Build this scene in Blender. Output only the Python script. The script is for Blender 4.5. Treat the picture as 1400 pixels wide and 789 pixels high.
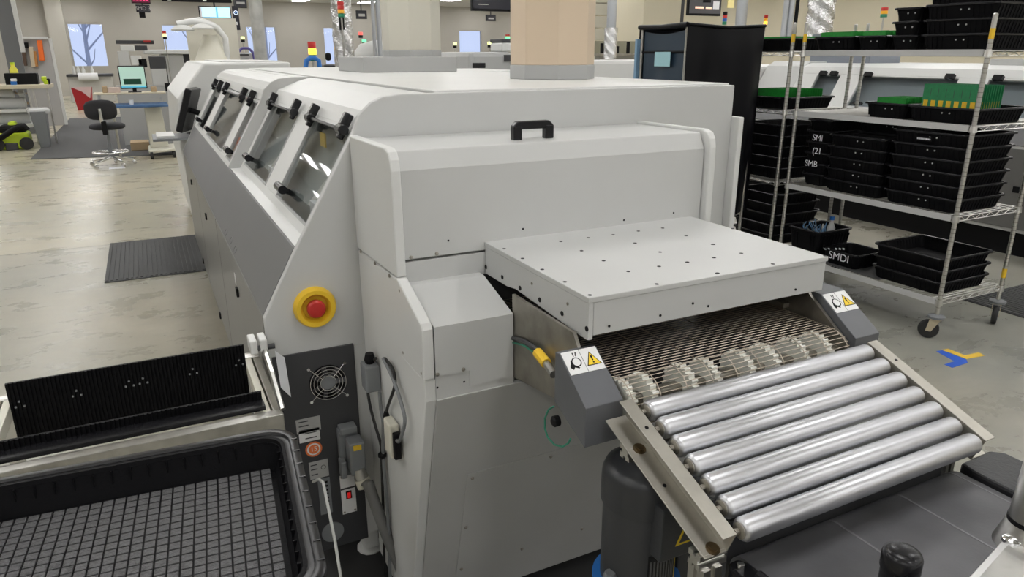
import bpy, math, random
from mathutils import Vector, Matrix
random.seed(7)
for o in list(bpy.data.objects): bpy.data.objects.remove(o)
scene = bpy.context.scene
COL = scene.collection

# ------------------------------------------------------------------ camera
CAMH, FPX = 1.65, 975.37
YAW, PITCH, ROLL = 0.46319785, 0.31788158, -0.00197348
_f = Vector((math.sin(YAW)*math.cos(PITCH), math.cos(YAW)*math.cos(PITCH), -math.sin(PITCH)))
_r0 = Vector((math.cos(YAW), -math.sin(YAW), 0)); _u0 = _r0.cross(_f)
_r = _r0*math.cos(ROLL) + _u0*math.sin(ROLL); _u = _u0*math.cos(ROLL) - _r0*math.sin(ROLL)
CAM = Vector((0, 0, CAMH))
cd = bpy.data.cameras.new('camera'); cam = bpy.data.objects.new('camera', cd); COL.objects.link(cam)
cd.sensor_width = 36; cd.lens = FPX/1400*36; cd.clip_start = 0.02; cd.clip_end = 300
cam.matrix_world = Matrix(((_r.x, _u.x, -_f.x, 0), (_r.y, _u.y, -_f.y, 0), (_r.z, _u.z, -_f.z, CAMH), (0, 0, 0, 1)))
scene.camera = cam

def at(px, py, ax, v):
    """photo pixel -> the point where its line of sight meets the plane ax = v"""
    d = (px-700)*_r - (py-394.5)*_u + FPX*_f
    i = 'xyz'.index(ax)
    return CAM + d*((v-CAM[i])/d[i])

# ------------------------------------------------------------------ world, exposure
w = bpy.data.worlds.new('world'); scene.world = w; w.use_nodes = True
bg = w.node_tree.nodes['Background']; bg.inputs[0].default_value = (0.66, 0.73, 0.97, 1); bg.inputs[1].default_value = 0.95
scene.view_settings.view_transform = 'Standard'; scene.view_settings.look = 'None'
scene.view_settings.gamma = 1; scene.view_settings.use_curve_mapping = False
scene.view_settings.exposure = 0.19
LAMP = 11.0

# ------------------------------------------------------------------ materials
MATS = {}
def mat(name, col=(.5, .5, .5), rough=.5, metal=0., var=0., vscale=8., bump=0., bscale=60., emit=0., coat=0., spec=.5):
    if name in MATS: return MATS[name]
    m = bpy.data.materials.new(name); m.use_nodes = True; nt = m.node_tree; N = nt.nodes; L = nt.links
    b = N['Principled BSDF']
    b.inputs['Base Color'].default_value = (*col, 1); b.inputs['Roughness'].default_value = rough
    b.inputs['Metallic'].default_value = metal; b.inputs['Specular IOR Level'].default_value = spec
    if coat: b.inputs['Coat Weight'].default_value = coat; b.inputs['Coat Roughness'].default_value = .1
    if emit: b.inputs['Emission Color'].default_value = (*col, 1); b.inputs['Emission Strength'].default_value = emit
    if var or bump:
        tc = N.new('ShaderNodeTexCoord')
    if var:
        nz = N.new('ShaderNodeTexNoise'); nz.inputs['Scale'].default_value = vscale; nz.inputs['Detail'].default_value = 6
        L.new(tc.outputs['Object'], nz.inputs['Vector'])
        mr = N.new('ShaderNodeMapRange'); mr.inputs[1].default_value = .3; mr.inputs[2].default_value = .7
        mr.inputs[3].default_value = 1-var; mr.inputs[4].default_value = 1+var
        L.new(nz.outputs['Fac'], mr.inputs[0])
        hs = N.new('ShaderNodeHueSaturation'); hs.inputs['Color'].default_value = (*col, 1)
        L.new(mr.outputs[0], hs.inputs['Value']); L.new(hs.outputs[0], b.inputs['Base Color'])
    if bump:
        n2 = N.new('ShaderNodeTexNoise'); n2.inputs['Scale'].default_value = bscale; n2.inputs['Detail'].default_value = 4
        L.new(tc.outputs['Object'], n2.inputs['Vector'])
        bp = N.new('ShaderNodeBump'); bp.inputs['Strength'].default_value = bump; bp.inputs['Distance'].default_value = .01
        L.new(n2.outputs['Fac'], bp.inputs['Height']); L.new(bp.outputs[0], b.inputs['Normal'])
    MATS[name] = m
    return m

def glass(name, tint, gloss=.12):
    if name in MATS: return MATS[name]
    m = bpy.data.materials.new(name); m.use_nodes = True; nt = m.node_tree; N = nt.nodes; L = nt.links
    for n in list(N):
        if n.type == 'BSDF_PRINCIPLED': N.remove(n)
    tr = N.new('ShaderNodeBsdfTransparent'); tr.inputs[0].default_value = (*tint, 1)
    gl = N.new('ShaderNodeBsdfGlossy'); gl.inputs['Roughness'].default_value = .03
    fr = N.new('ShaderNodeFresnel'); fr.inputs[0].default_value = 1.42
    ad = N.new('ShaderNodeMath'); ad.operation = 'ADD'; ad.inputs[1].default_value = gloss; L.new(fr.outputs[0], ad.inputs[0])
    ge = N.new('ShaderNodeNewGeometry'); iv = N.new('ShaderNodeMath'); iv.operation = 'SUBTRACT'; iv.inputs[0].default_value = 1; L.new(ge.outputs['Backfacing'], iv.inputs[1])
    mu = N.new('ShaderNodeMath'); mu.operation = 'MULTIPLY'; L.new(ad.outputs[0], mu.inputs[0]); L.new(iv.outputs[0], mu.inputs[1])
    mx = N.new('ShaderNodeMixShader'); L.new(mu.outputs[0], mx.inputs[0]); L.new(tr.outputs[0], mx.inputs[1]); L.new(gl.outputs[0], mx.inputs[2])
    L.new(mx.outputs[0], N['Material Output'].inputs[0])
    MATS[name] = m
    return m

def floor_mat():
    m = bpy.data.materials.new('polished_concrete'); m.use_nodes = True; nt = m.node_tree; N = nt.nodes; L = nt.links
    b = N['Principled BSDF']; tc = N.new('ShaderNodeTexCoord')
    mp = N.new('ShaderNodeMapping'); mp.inputs['Scale'].default_value = (.75, 1.25, 1); L.new(tc.outputs['Object'], mp.inputs[0])
    n1 = N.new('ShaderNodeTexNoise'); n1.inputs['Scale'].default_value = 2.6; n1.inputs['Detail'].default_value = 12; n1.inputs['Roughness'].default_value = .7; n1.inputs['Distortion'].default_value = .35
    L.new(mp.outputs[0], n1.inputs['Vector'])
    cr = N.new('ShaderNodeValToRGB'); e = cr.color_ramp.elements
    e[0].position = .22; e[0].color = (.282, .270, .230, 1); e[1].position = .78; e[1].color = (.47, .45, .385, 1)
    k = cr.color_ramp.elements.new(.5); k.color = (.365, .35, .297, 1)
    L.new(n1.outputs['Fac'], cr.inputs[0])
    n2 = N.new('ShaderNodeTexNoise'); n2.inputs['Scale'].default_value = .35; n2.inputs['Detail'].default_value = 3; L.new(tc.outputs['Object'], n2.inputs['Vector'])
    c2 = N.new('ShaderNodeValToRGB'); c2.color_ramp.elements[0].position = .4; c2.color_ramp.elements[0].color = (.84, .86, .84, 1); c2.color_ramp.elements[1].position = .65; c2.color_ramp.elements[1].color = (1.1, 1.06, .98, 1)
    L.new(n2.outputs['Fac'], c2.inputs[0])
    mu = N.new('ShaderNodeMix'); mu.data_type = 'RGBA'; mu.blend_type = 'MULTIPLY'; mu.inputs[0].default_value = 1
    L.new(cr.outputs[0], mu.inputs[6]); L.new(c2.outputs[0], mu.inputs[7])
    # slabs poured apart differ in tone across the joint
    sx = N.new('ShaderNodeSeparateXYZ'); L.new(tc.outputs['Object'], sx.inputs[0])
    st = N.new('ShaderNodeMath'); st.operation = 'GREATER_THAN'; st.inputs[1].default_value = 7.3; L.new(sx.outputs[1], st.inputs[0])
    m3 = N.new('ShaderNodeMix'); m3.data_type = 'RGBA'; m3.blend_type = 'MULTIPLY'; L.new(st.outputs[0], m3.inputs[0])
    L.new(mu.outputs[2], m3.inputs[6]); m3.inputs[7].default_value = (1.20, 1.17, 1.10, 1)
    s2 = N.new('ShaderNodeMath'); s2.operation = 'GREATER_THAN'; s2.inputs[1].default_value = 2.2; L.new(sx.outputs[0], s2.inputs[0])
    m4 = N.new('ShaderNodeMix'); m4.data_type = 'RGBA'; m4.blend_type = 'MULTIPLY'; L.new(s2.outputs[0], m4.inputs[0])
    L.new(m3.outputs[2], m4.inputs[6]); m4.inputs[7].default_value = (.90, .92, .97, 1)
    L.new(m4.outputs[2], b.inputs['Base Color'])
    mr = N.new('ShaderNodeMapRange'); mr.inputs[3].default_value = .16; mr.inputs[4].default_value = .42; L.new(n1.outputs['Fac'], mr.inputs[0])
    L.new(mr.outputs[0], b.inputs['Roughness']); b.inputs['Specular IOR Level'].default_value = .45
    return m

PAINT = mat('light_grey_paint', (.55, .555, .545), .45, var=.03, vscale=3)
PAINT2 = mat('warm_grey_paint', (.42, .425, .42), .45, var=.03, vscale=3)
WHITEP = mat('white_paint', (.67, .675, .66), .4, var=.02, vscale=3)
LOWGREY = mat('grey_lower_paint', (.47, .47, .455), .45, var=.03, vscale=3)
FASCIA = mat('fascia_grey', (.145, .146, .15), .42, var=.03, vscale=4)
CHAR = mat('charcoal_paint', (.045, .046, .05), .45, var=.05)
GUARD = mat('guard_grey', (.115, .12, .13), .42, var=.04, vscale=20)
DOORG = mat('door_grey', (.135, .133, .126), .35, var=.03)
BLACK = mat('black_plastic', (.007, .007, .008), .5, spec=.15)
BLACKG = mat('black_gloss', (.011, .011, .013), .27, spec=.35)
BLACKS = mat('black_conductive_plastic', (.006, .006, .007), .5, bump=.1, bscale=200, spec=.09)
RUBBER = mat('black_rubber', (.02, .02, .02), .7)
CHROME = mat('chrome', (.75, .75, .76), .15, 1)
STEEL = mat('steel', (.50, .49, .46), .35, 1, var=.12, vscale=25)
STEELD = mat('dull_steel', (.36, .34, .30), .5, 1, var=.18, vscale=18)
ZINC = mat('zinc_roller', (.60, .605, .63), .38, 1, var=.04, vscale=30)
ALU = mat('aluminium', (.66, .65, .62), .32, 1, var=.06, vscale=20)
ALUW = mat('anodised_aluminium', (.44, .42, .37), .42, .75, var=.10, vscale=20)
WIREM = mat('belt_wire', (.56, .49, .41), .38, 1)
NYLON = mat('white_nylon', (.74, .74, .68), .45)
WHITE = mat('label_white', (.80, .80, .80), .5)
YELLOW = mat('yellow_plastic', (.84, .54, .03), .4)
WARN = mat('warning_yellow', (.88, .62, .02), .5)
RED = mat('red_plastic', (.50, .025, .02), .35)
GREEN = mat('board_green', (.012, .26, .03), .4, var=.15, vscale=60)
GREEN2 = mat('board_green_face', (.02, .22, .085), .45, var=.12, vscale=40)
CREAM = mat('cream_duct', (.66, .53, .39), .6)
CREAM2 = mat('pale_duct', (.60, .58, .50), .6)
WALLM = mat('wall_paint', (.43, .41, .37), .8, var=.03, vscale=1)
WALLC = mat('cream_wall', (.62, .57, .44), .8, var=.03, vscale=1)
CEILM = mat('ceiling_tile', (.60, .59, .56), .9)
MATG = mat('mat_grey', (.075, .076, .078), .75, bump=.2, bscale=150)
BELT = mat('belt_rubber', (.105, .105, .112), .45, var=.22, vscale=7, bump=.05, bscale=150)
BELTL = mat('belt_seam_grey', (.20, .20, .21), .6)
BLUE = mat('blue_plastic', (.02, .16, .52), .4)
TAPEB = mat('blue_tape', (.03, .12, .62), .5)
TAPEY = mat('yellow_tape', (.80, .52, .05), .5)
GREYB = mat('grey_plastic', (.20, .21, .22), .45)
CONDUIT = mat('grey_conduit', (.17, .17, .165), .45)
IVORY = mat('ivory_plastic', (.70, .68, .58), .45)
GREENW = mat('green_wire', (.03, .24, .15), .4)
MOTOR = mat('motor_grey', (.036, .038, .042), .36, bump=.05, bscale=80)
PAPER = mat('paper', (.78, .79, .82), .8)
NOTE = mat('blue_note', (.40, .66, .72), .8)
CLOTH = mat('black_cloth', (.006, .006, .008), .42, spec=.22)
CLOTHB = mat('blue_film', (.022, .042, .068), .35)
GLASS = glass('window_glass', (.86, .88, .88), .02)
GLASSW = glass('clear_pane', (.92, .95, .98), .02)
LIME = mat('lime_plastic', (.50, .66, .02), .4)
ORANGE = mat('orange_plastic', (.90, .17, .02), .5)
FABRIC = mat('stool_fabric', (.022, .022, .026), .85)
FOIL = mat('foil', (.75, .75, .76), .25, 1, bump=.9, bscale=28)
REDBIN = mat('red_bin', (.38, .012, .02), .4)
INNER = mat('oven_interior', (.36, .38, .38), .4)
CHALK = mat('chalk', (.8, .8, .85), .8)
FILM = mat('plastic_film', (.62, .63, .63), .25)

# ------------------------------------------------------------------ mesh builder
class MB:
    def __init__(s): s.v = []; s.f = []
    def add(s, vs, fs):
        n = len(s.v); s.v += [Vector(p) for p in vs]; s.f += [tuple(i+n for i in q) for q in fs]; return s
    def box(s, a, b):
        x0, y0, z0 = a; x1, y1, z1 = b
        return s.add([(x0, y0, z0), (x1, y0, z0), (x1, y1, z0), (x0, y1, z0), (x0, y0, z1), (x1, y0, z1), (x1, y1, z1), (x0, y1, z1)],
                     [(0, 3, 2, 1), (4, 5, 6, 7), (0, 1, 5, 4), (1, 2, 6, 5), (2, 3, 7, 6), (3, 0, 4, 7)])
    def obox(s, c, ux, uy, uz, dx, dy, dz):
        c = Vector(c); ux, uy, uz = (Vector(q).normalized() for q in (ux, uy, uz)); vs = []
        for k in (-1, 1):
            for i, j in ((-1, -1), (1, -1), (1, 1), (-1, 1)): vs.append(c+ux*i*dx/2+uy*j*dy/2+uz*k*dz/2)
        return s.add(vs, [(0, 3, 2, 1), (4, 5, 6, 7), (0, 1, 5, 4), (1, 2, 6, 5), (2, 3, 7, 6), (3, 0, 4, 7)])
    def prism(s, poly, axis, a, b):
        """extrude a 2D polygon along axis (x: poly=(y,z); y: poly=(x,z); z: poly=(x,y))"""
        def P(p, t): return {'x': (t, p[0], p[1]), 'y': (p[0], t, p[1]), 'z': (p[0], p[1], t)}[axis]
        n = len(poly)
        return s.add([P(p, a) for p in poly]+[P(p, b) for p in poly],
                     [tuple(range(n)), tuple(range(2*n-1, n-1, -1))]+[(i, i+n, (i+1) % n+n, (i+1) % n) for i in range(n)])
    def tube(s, pts, r, n=6, caps=True, r2=None):
        pts = [Vector(p) for p in pts]; rings = []
        up = Vector((0, 0, 1)); prev = None
        for i, p in enumerate(pts):
            t = (pts[min(i+1, len(pts)-1)]-pts[max(i-1, 0)]).normalized()
            if prev is None:
                a = t.cross(up)
                if a.length < .05: a = t.cross(Vector((1, 0, 0)))
            else:
                a = prev - t*prev.dot(t)
            a.normalize(); b = t.cross(a); prev = a
            rr = r if r2 is None else r+(r2-r)*i/(len(pts)-1)
            rings.append([p+a*math.cos(2*math.pi*k/n)*rr+b*math.sin(2*math.pi*k/n)*rr for k in range(n)])
        vs = [q for R in rings for q in R]; fs = []
        for i in range(len(pts)-1):
            for k in range(n): fs.append((i*n+k, i*n+(k+1) % n, (i+1)*n+(k+1) % n, (i+1)*n+k))
        if caps: fs += [tuple(range(n-1, -1, -1)), tuple((len(pts)-1)*n+k for k in range(n))]
        return s.add(vs, fs)
    def lathe(s, prof, c, axis=(0, 0, 1), n=24):
        """prof = [(r, t)] along axis from c"""
        ax = Vector(axis).normalized(); c = Vector(c)
        a = ax.cross(Vector((0, 0, 1)))
        if a.length < .05: a = Vector((1, 0, 0))
        a.normalize(); b = ax.cross(a)
        vs = []; fs = []
        for r, t in prof:
            for k in range(n): vs.append(c+ax*t+(a*math.cos(2*math.pi*k/n)+b*math.sin(2*math.pi*k/n))*max(r, 1e-4))
        m = len(prof)
        for i in range(m-1):
            for k in range(n): fs.append((i*n+k, i*n+(k+1) % n, (i+1)*n+(k+1) % n, (i+1)*n+k))
        fs += [tuple(range(n-1, -1, -1)), tuple((m-1)*n+k for k in range(n))]
        return s.add(vs, fs)
    def quadsheet(s, grid):
        n = len(grid[0]); vs = [p for R in grid for p in R]
        return s.add(vs, [(i*n+j, i*n+j+1, (i+1)*n+j+1, (i+1)*n+j) for i in range(len(grid)-1) for j in range(n-1)])
    def mesh(s, name, m, off=(0, 0, 0), smooth=None):
        off = Vector(off); me = bpy.data.meshes.new(name)
        me.from_pydata([tuple(p-off) for p in s.v], [], s.f); me.validate()
        import bmesh
        bm = bmesh.new(); bm.from_mesh(me); bmesh.ops.recalc_face_normals(bm, faces=bm.faces); bm.to_mesh(me); bm.free()
        me.materials.append(m)
        if smooth:
            for p in me.polygons: p.use_smooth = True
            try: me.set_sharp_from_angle(angle=math.radians(smooth))
            except Exception: pass
        return me
    def build(s, name, m, parent=None, bevel=0, smooth=None, origin=None):
        if parent is not None: off = worldloc(parent)
        elif origin is not None: off = Vector(origin)
        else:
            xs = [p.x for p in s.v]; ys = [p.y for p in s.v]; zs = [p.z for p in s.v]
            off = Vector(((min(xs)+max(xs))/2, (min(ys)+max(ys))/2, min(zs)))
        o = bpy.data.objects.new(name, s.mesh(name, m, off, smooth)); COL.objects.link(o)
        if parent is not None: o.parent = parent
        else: o.location = off
        if bevel:
            bv = o.modifiers.new('bevel', 'BEVEL'); bv.width = bevel; bv.segments = 2; bv.limit_method = 'ANGLE'; bv.angle_limit = math.radians(40)
        return o

def worldloc(o):
    v = Vector((0, 0, 0))
    while o is not None: v += o.location; o = o.parent
    return v
def tag(o, label, cat, group=None):
    o['label'] = label; o['category'] = cat
    if group: o['group'] = group
    return o
def thing(name, label, cat, loc, group=None):
    o = bpy.data.objects.new(name, None); COL.objects.link(o); o.location = loc; o.empty_display_size = .1
    return tag(o, label, cat, group)
def struct(o): o['kind'] = 'structure'; return o
def dup(root, loc, rotz=None, label=None, group=None):
    r = root.copy(); COL.objects.link(r); r.location = loc
    if rotz is not None: r.rotation_euler = (0, 0, rotz)
    if label: r['label'] = label
    if group: r['group'] = group
    for ch in list(root.children):
        c = ch.copy(); COL.objects.link(c); c.parent = r
        for g in list(ch.children):
            d = g.copy(); COL.objects.link(d); d.parent = c
    return r
def inst(name, me, loc, parent, rot=None):
    o = bpy.data.objects.new(name, me); COL.objects.link(o); o.parent = parent
    o.location = Vector(loc)-worldloc(parent)
    if rot: o.rotation_euler = rot
    return o
def bx(name, m, parent, a, b, bevel=0): return MB().box(a, b).build(name, m, parent, bevel)

def text_mesh(name, body, size, m, ext=.0004):
    cu = bpy.data.curves.new(name, 'FONT'); cu.body = body; cu.size = size; cu.extrude = ext; cu.align_x = 'CENTER'; cu.align_y = 'CENTER'
    o = bpy.data.objects.new(name, cu); COL.objects.link(o); bpy.context.view_layer.update()
    me = bpy.data.meshes.new_from_object(o.evaluated_get(bpy.context.evaluated_depsgraph_get()))
    bpy.data.objects.remove(o); me.materials.clear(); me.materials.append(m)
    return me
def text(name, body, size, loc, ux, uy, m, parent):
    """lettering whose reading direction is ux and whose up is uy"""
    ux = Vector(ux).normalized(); uy = Vector(uy).normalized(); n = ux.cross(uy)
    R = Matrix(((ux.x, uy.x, n.x), (ux.y, uy.y, n.y), (ux.z, uy.z, n.z)))
    o = bpy.data.objects.new(name, text_mesh(name, body, size, m)); COL.objects.link(o); o.parent = parent
    o.location = Vector(loc)-worldloc(parent); o.rotation_euler = R.to_euler()
    return o
def flat(name, m, parent, o, ux, uy, pts, th=.0012, lift=0):
    """a thin plate: 2D points on the plane through o spanned by ux, uy, raised along its normal"""
    o = Vector(o); ux = Vector(ux).normalized(); uy = Vector(uy).normalized(); n = ux.cross(uy)
    k = len(pts); mb = MB()
    mb.add([o+ux*p[0]+uy*p[1]+n*lift for p in pts]+[o+ux*p[0]+uy*p[1]+n*(lift+th) for p in pts],
           [tuple(range(k-1, -1, -1)), tuple(range(k, 2*k))]+[(i, (i+1) % k, (i+1) % k+k, i+k) for i in range(k)])
    return mb.build(name, m, parent)
def rect(w, h, cx=0, cy=0): return [(cx-w/2, cy-h/2), (cx+w/2, cy-h/2), (cx+w/2, cy+h/2), (cx-w/2, cy+h/2)]
def disc(r, cx=0, cy=0, n=20): return [(cx+r*math.cos(2*math.pi*k/n), cy+r*math.sin(2*math.pi*k/n)) for k in range(n)]

SCREW = {}
for ax, v in (('y', (0, -1, 0)), ('x', (-1, 0, 0)), ('z', (0, 0, 1))):
    SCREW[ax] = MB().lathe([(.0052, -.001), (.0052, .0015), (.0035, .003), (.0012, .0035)], (0, 0, 0), v, 8).mesh('screw', STEELD, smooth=40)
HOLE = {}
for ax, v in (('y', (0, -1, 0)), ('x', (-1, 0, 0)), ('z', (0, 0, 1))):
    HOLE[ax] = MB().lathe([(.0048, -.001), (.0048, .0006)], (0, 0, 0), v, 10).mesh('screw', BLACK)

# ================================================================== setting
fl = struct(MB().box((-14, -18, -.2), (24, 36.4, 0)).build('floor', floor_mat(), origin=(0, 0, 0)))
MB().box((-14, 7.295, -.001), (.22, 7.302, .0006)).build('floor_joint', mat('joint', (.16, .155, .14), .7), fl)
CEIL = 3.95
struct(MB().box((-14, -18, CEIL), (24, 36.4, CEIL+.1)).build('ceiling', CEILM))
wins = [(-2.45, -1.08, 1.13, 2.92), (1.10, 2.47, 1.13, 2.92), (4.60, 5.98, 1.13, 2.9), (8.10, 9.5, 1.13, 2.9), (11.6, 13.0, 1.13, 2.9), (15.1, 16.46, 1.3, 2.84)]
wb = MB(); xprev = -14
for (x0, x1, z0, z1) in wins:
    wb.box((xprev, 36.4, 0), (x0, 36.65, CEIL)); wb.box((x0, 36.4, 0), (x1, 36.65, z0)); wb.box((x0, 36.4, z1), (x1, 36.65, CEIL)); xprev = x1
wb.box((xprev, 36.4, 0), (24, 36.65, CEIL)); struct(wb.build('wall_back', WALLM))
struct(MB().box((21.0, -18, 0), (21.2, 36.4, CEIL)).build('wall_right', WALLC))
struct(MB().box((-14.2, -18, 0), (-14, 36.4, CEIL)).build('wall_left', WALLM))
struct(MB().box((-14, -18.2, 0), (24, -18, CEIL)).build('wall_front', WALLM))
for i, (x0, x1, z0, z1) in enumerate(wins):
    wo = bpy.data.objects.new('window_%d' % (i+1), None); COL.objects.link(wo); wo.location = ((x0+x1)/2, 36.5, z0); struct(wo)
    fm = MB(); t = .06
    fm.box((x0, 36.42, z0), (x0+t, 36.6, z1)).box((x1-t, 36.42, z0), (x1, 36.6, z1)).box((x0+t, 36.42, z0), (x1-t, 36.6, z0+t)).box((x0+t, 36.42, z1-t), (x1-t, 36.6, z1))
    fm.build('window_frame', WALLM, wo)
    bx('window_pane', GLASSW, wo, (x0+t, 36.5, z0+t), (x1-t, 36.51, z1-t))
for i, px in enumerate((82,)):
    p = at(px, 60, 'y', 36.2)
    struct(MB().box((p.x-.32, 36.1, 0), (p.x+.3, 36.4, CEIL)).build('trim_%d' % (i+1), mat('pilaster', (.50, .48, .43), .7)))
struct(MB().box((-14, 36.38, 0), (-2.6, 36.4, .12)).build('baseboard_back', BLACK))
# outdoors beyond the windows: snowy ground and bare trees
struct(MB().box((-30, 36.8, -.4), (50, 90, -.3)).build('ground_outside', mat('snow', (.62, .66, .75), .9, var=.2, vscale=1)))
BARK = mat('pale_bark', (.46, .48, .54), .9)
k = 0
for x in (-5.6, -4.1, -3.0, -1.9, .6, 2.2, 3.6, 5.4, 6.9, 9.4, 11.2, 13.5, 17.8, 20.4):
    y = 44+random.uniform(0, 9); x = x*y/36.5; mb = MB(); mb.tube([(x, y, -.4), (x+.1, y, 3), (x+.25, y, 7.5)], .14, 6, r2=.05)
    for q in range(14):
        h = random.uniform(1.0, 6.0); a = random.uniform(0, 6.28); l = random.uniform(.8, 2.2)
        e = Vector((x+.1+math.cos(a)*l*.6, y+math.sin(a)*l*.5, h+l))
        mb.tube([(x+.05, y, h), (x+.1+math.cos(a)*l*.4, y+math.sin(a)*l*.3, h+l*.45), e], .05, 4, r2=.015)
    tag(mb.build('bare_tree', BARK), 'pale leafless tree standing outside beyond the far windows', 'tree', 'bare trees outside')

# ceiling light panels
k = 0
dm = MB().box((-.28, -.58, -.03), (.28, .58, -.012)).mesh('diffuser', mat('lamp_diffuser', (1, .99, .985), .5, emit=LAMP))
fm = MB().box((-.31, -.61, -.014), (.31, .61, 0)).mesh('frame', WHITEP)
for ix in range(-3, 7):
    for iy in range(-5, 12):
        l = thing('ceiling_light', 'white rectangular troffer light set flush in the ceiling', 'ceiling light', (ix*3.0+.9, iy*3.1+.8, CEIL), 'ceiling lights')
        inst('frame', fm, l.location, l); inst('diffuser', dm, l.location, l)

# ================================================================== the oven
OV = thing('reflow_oven', 'long light grey reflow oven with sloping glass hatches and a mesh belt outlet', 'oven', (1.07, 4.0, 0))
Y0 = 2.049; YE = 6.25
PR = [(.2206, .926), (.327, 1.118), (.516, 1.437), (.536, 1.485), (.576, 1.52), (.609, 1.535), (.67, 1.541)]
# plinth and feet
bx('plinth', BLACK, OV, (.42, 2.25, .06), (1.8, YE-.1, .22))
for x in (.49, 1.75):
    for y in (2.10, 4.1, 6.0):
        f = MB().box((x-.025, y-.025, .02), (x+.025, y+.025, .24)); f.lathe([(.045, 0), (.045, .012), (.02, .02)], (x, y, 0), n=12); f.build('foot', WHITEP, OV)
# end plate
ep = [(.2206, .22)]+PR+[(1.92, 1.541), (1.92, .22)]
MB().prism(ep, 'y', Y0-.012, Y0+.016).build('end_plate', PAINT, OV, .003)
MB().prism([(.2206, .22)]+PR+[(1.92, 1.541), (1.92, .22)], 'y', YE, YE+.03).build('far_end_plate', PAINT, OV, .003)
bx('right_side_panel', PAINT, OV, (1.90, Y0+.016, .22), (1.92, YE, 1.53))
bx('corner_flange', WHITEP, OV, (1.921, 2.0, .2), (1.945, 2.1, 1.43), .004)
# roof
bx('roof_panel', WHITEP, OV, (.775, Y0+.016, 1.527), (1.92, YE, 1.547), .003)
bx('roof_panel', WHITEP, OV, (.701, 3.827, 1.522), (.765, YE, 1.542), .003)
bx('floor_pan', CHAR, OV, (.26, Y0+.03, .225), (1.89, YE-.01, .25))
# side fascia and lower doors
MB().prism([(.2206, .926), (.327, 1.118), (.345, 1.108), (.24, .92)], 'y', Y0+.02, YE).build('side_fascia', FASCIA, OV, .002)
yy = [Y0+.02, 3.545, 4.85, YE]
for i in range(3):
    bx('side_door', DOORG, OV, (.2206, yy[i]+.006, .225), (.243, yy[i+1]-.006, .918), .003)
bx('door_frame', BLACK, OV, (.245, Y0+.02, .225), (.262, YE, .915))
for px, py in ((325.8, 399), (282.6, 295.7), (262.5, 249), (302, 431), (278.6, 356.5)):
    p = at(px, py, 'x', .2206); bx('door_latch', BLACK, OV, (.212, p.y-.018, p.z-.018), (.2206, p.y+.018, p.z+.018), .003)
p = at(321.7, 381, 'x', .2206); bx('door_sticker', WHITE, OV, (.2195, p.y-.014, p.z-.022), (.2206, p.y+.014, p.z+.022))
# chamber seen through the hatches
MB().prism([(.47, .93), (.47, 1.14), (.66, 1.44), (1.88, 1.45), (1.88, .93)], 'y', Y0+.05, YE-.02).build('inner_chamber', INNER, OV)

def cover(nm, y0, y1, ins, wl, ridge):
    """a hinged cover: sloping front with glass hatches between frame bars, then a ridge up to the roof"""
    dx = ins
    a = Vector((.327+dx, 0, 1.112)); b = Vector((.516+dx, 0, 1.432)); d = (b-a); L = d.length; d = d/L
    n = Vector((d.z, 0, -d.x))   # into the machine
    def P(s, y, t=0): q = a+d*s+n*t; return (q.x, y, q.z)
    def bar(s0, s1, ya, yb, t0=0, t1=.022):
        mb.add([P(s0, ya, t0), P(s0, yb, t0), P(s1, yb, t0), P(s1, ya, t0), P(s0, ya, t1), P(s0, yb, t1), P(s1, yb, t1), P(s1, ya, t1)],
               [(0, 1, 2, 3), (7, 6, 5, 4), (0, 4, 5, 1), (1, 5, 6, 2), (2, 6, 7, 3), (3, 7, 4, 0)])
    mb = MB(); ws = sorted(wl); s0, s1 = .030, L-.012
    bar(0, s0, y0, y1); bar(s1, L, y0, y1)
    yp = y0
    for wa, wbb in ws: 
        if wa > yp+.003: bar(s0, s1, yp, wa)
        yp = wbb
    bar(s0, s1, yp, y1)
    mb.build('cover_frame', WHITEP, OV, .0015)
    MB().prism([(x, z) for x, z in ridge], 'y', y0, y1).build('cover_top', WHITEP, OV, .004)
    for wa, wbb in ws:
        mb = MB(); bar(s0+.004, s1-.002, wa+.004, wbb-.004, .006, .012); mb.build('hatch_glass', GLASS, OV)
        mb = MB(); e = .007
        bar(s0, s0+e, wa, wbb, -.003, .008); bar(s1-e, s1, wa, wbb, -.003, .008); bar(s0+e, s1-e, wa, wa+e, -.003, .008); bar(s0+e, s1-e, wbb-e, wbb, -.003, .008)
        mb.build('hatch_frame', PAINT2, OV)
        # hinges, rod and grip
        ys = [wbb-.04, wa+.04] if wbb-wa > .25 else [wbb-.04]
        for y in ys:
            h = MB(); c = Vector(P(s1+.004, y, -.016))
            h.obox(c, d, (0, 1, 0), n, .085, .026, .020); h.obox(c-n*.012+d*.02, d, (0, 1, 0), n, .045, .034, .018)
            h.lathe([(.0175, -.03), (.0175, .03)], c-n*.006-d*.012, (0, 1, 0), 10)
            h.build('hinge', BLACKG, OV, .005)
        if len(ys) == 2:
            MB().tube([P(s1-.008, ys[1], -.02), P(s1-.008, ys[0], -.02)], .0055, 6).build('hinge_rod', CHAR, OV)
        yc = wbb-.10 if wbb-wa > .25 else (wa+wbb)/2
        g = MB(); g.tube([P(s0+.045, yc-.075, -.026), P(s0+.045, yc+.03, -.026)], .016, 10); g.obox(P(s0+.045, yc-.02, -.006), d, (0, 1, 0), n, .02, .03, .02)
        g.build('hatch_grip', BLACKG, OV, smooth=40)
RG2 = [(.516, 1.434), (.536, 1.483), (.576, 1.518), (.609, 1.533), (.67, 1.539), (.70, 1.541), (.70, 1.52), (.62, 1.512), (.56, 1.47), (.535, 1.425)]
cover('far', 3.826, YE, 0, [(3.85, 4.04), (4.28, 5.26), (5.58, 6.04)], RG2)
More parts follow.
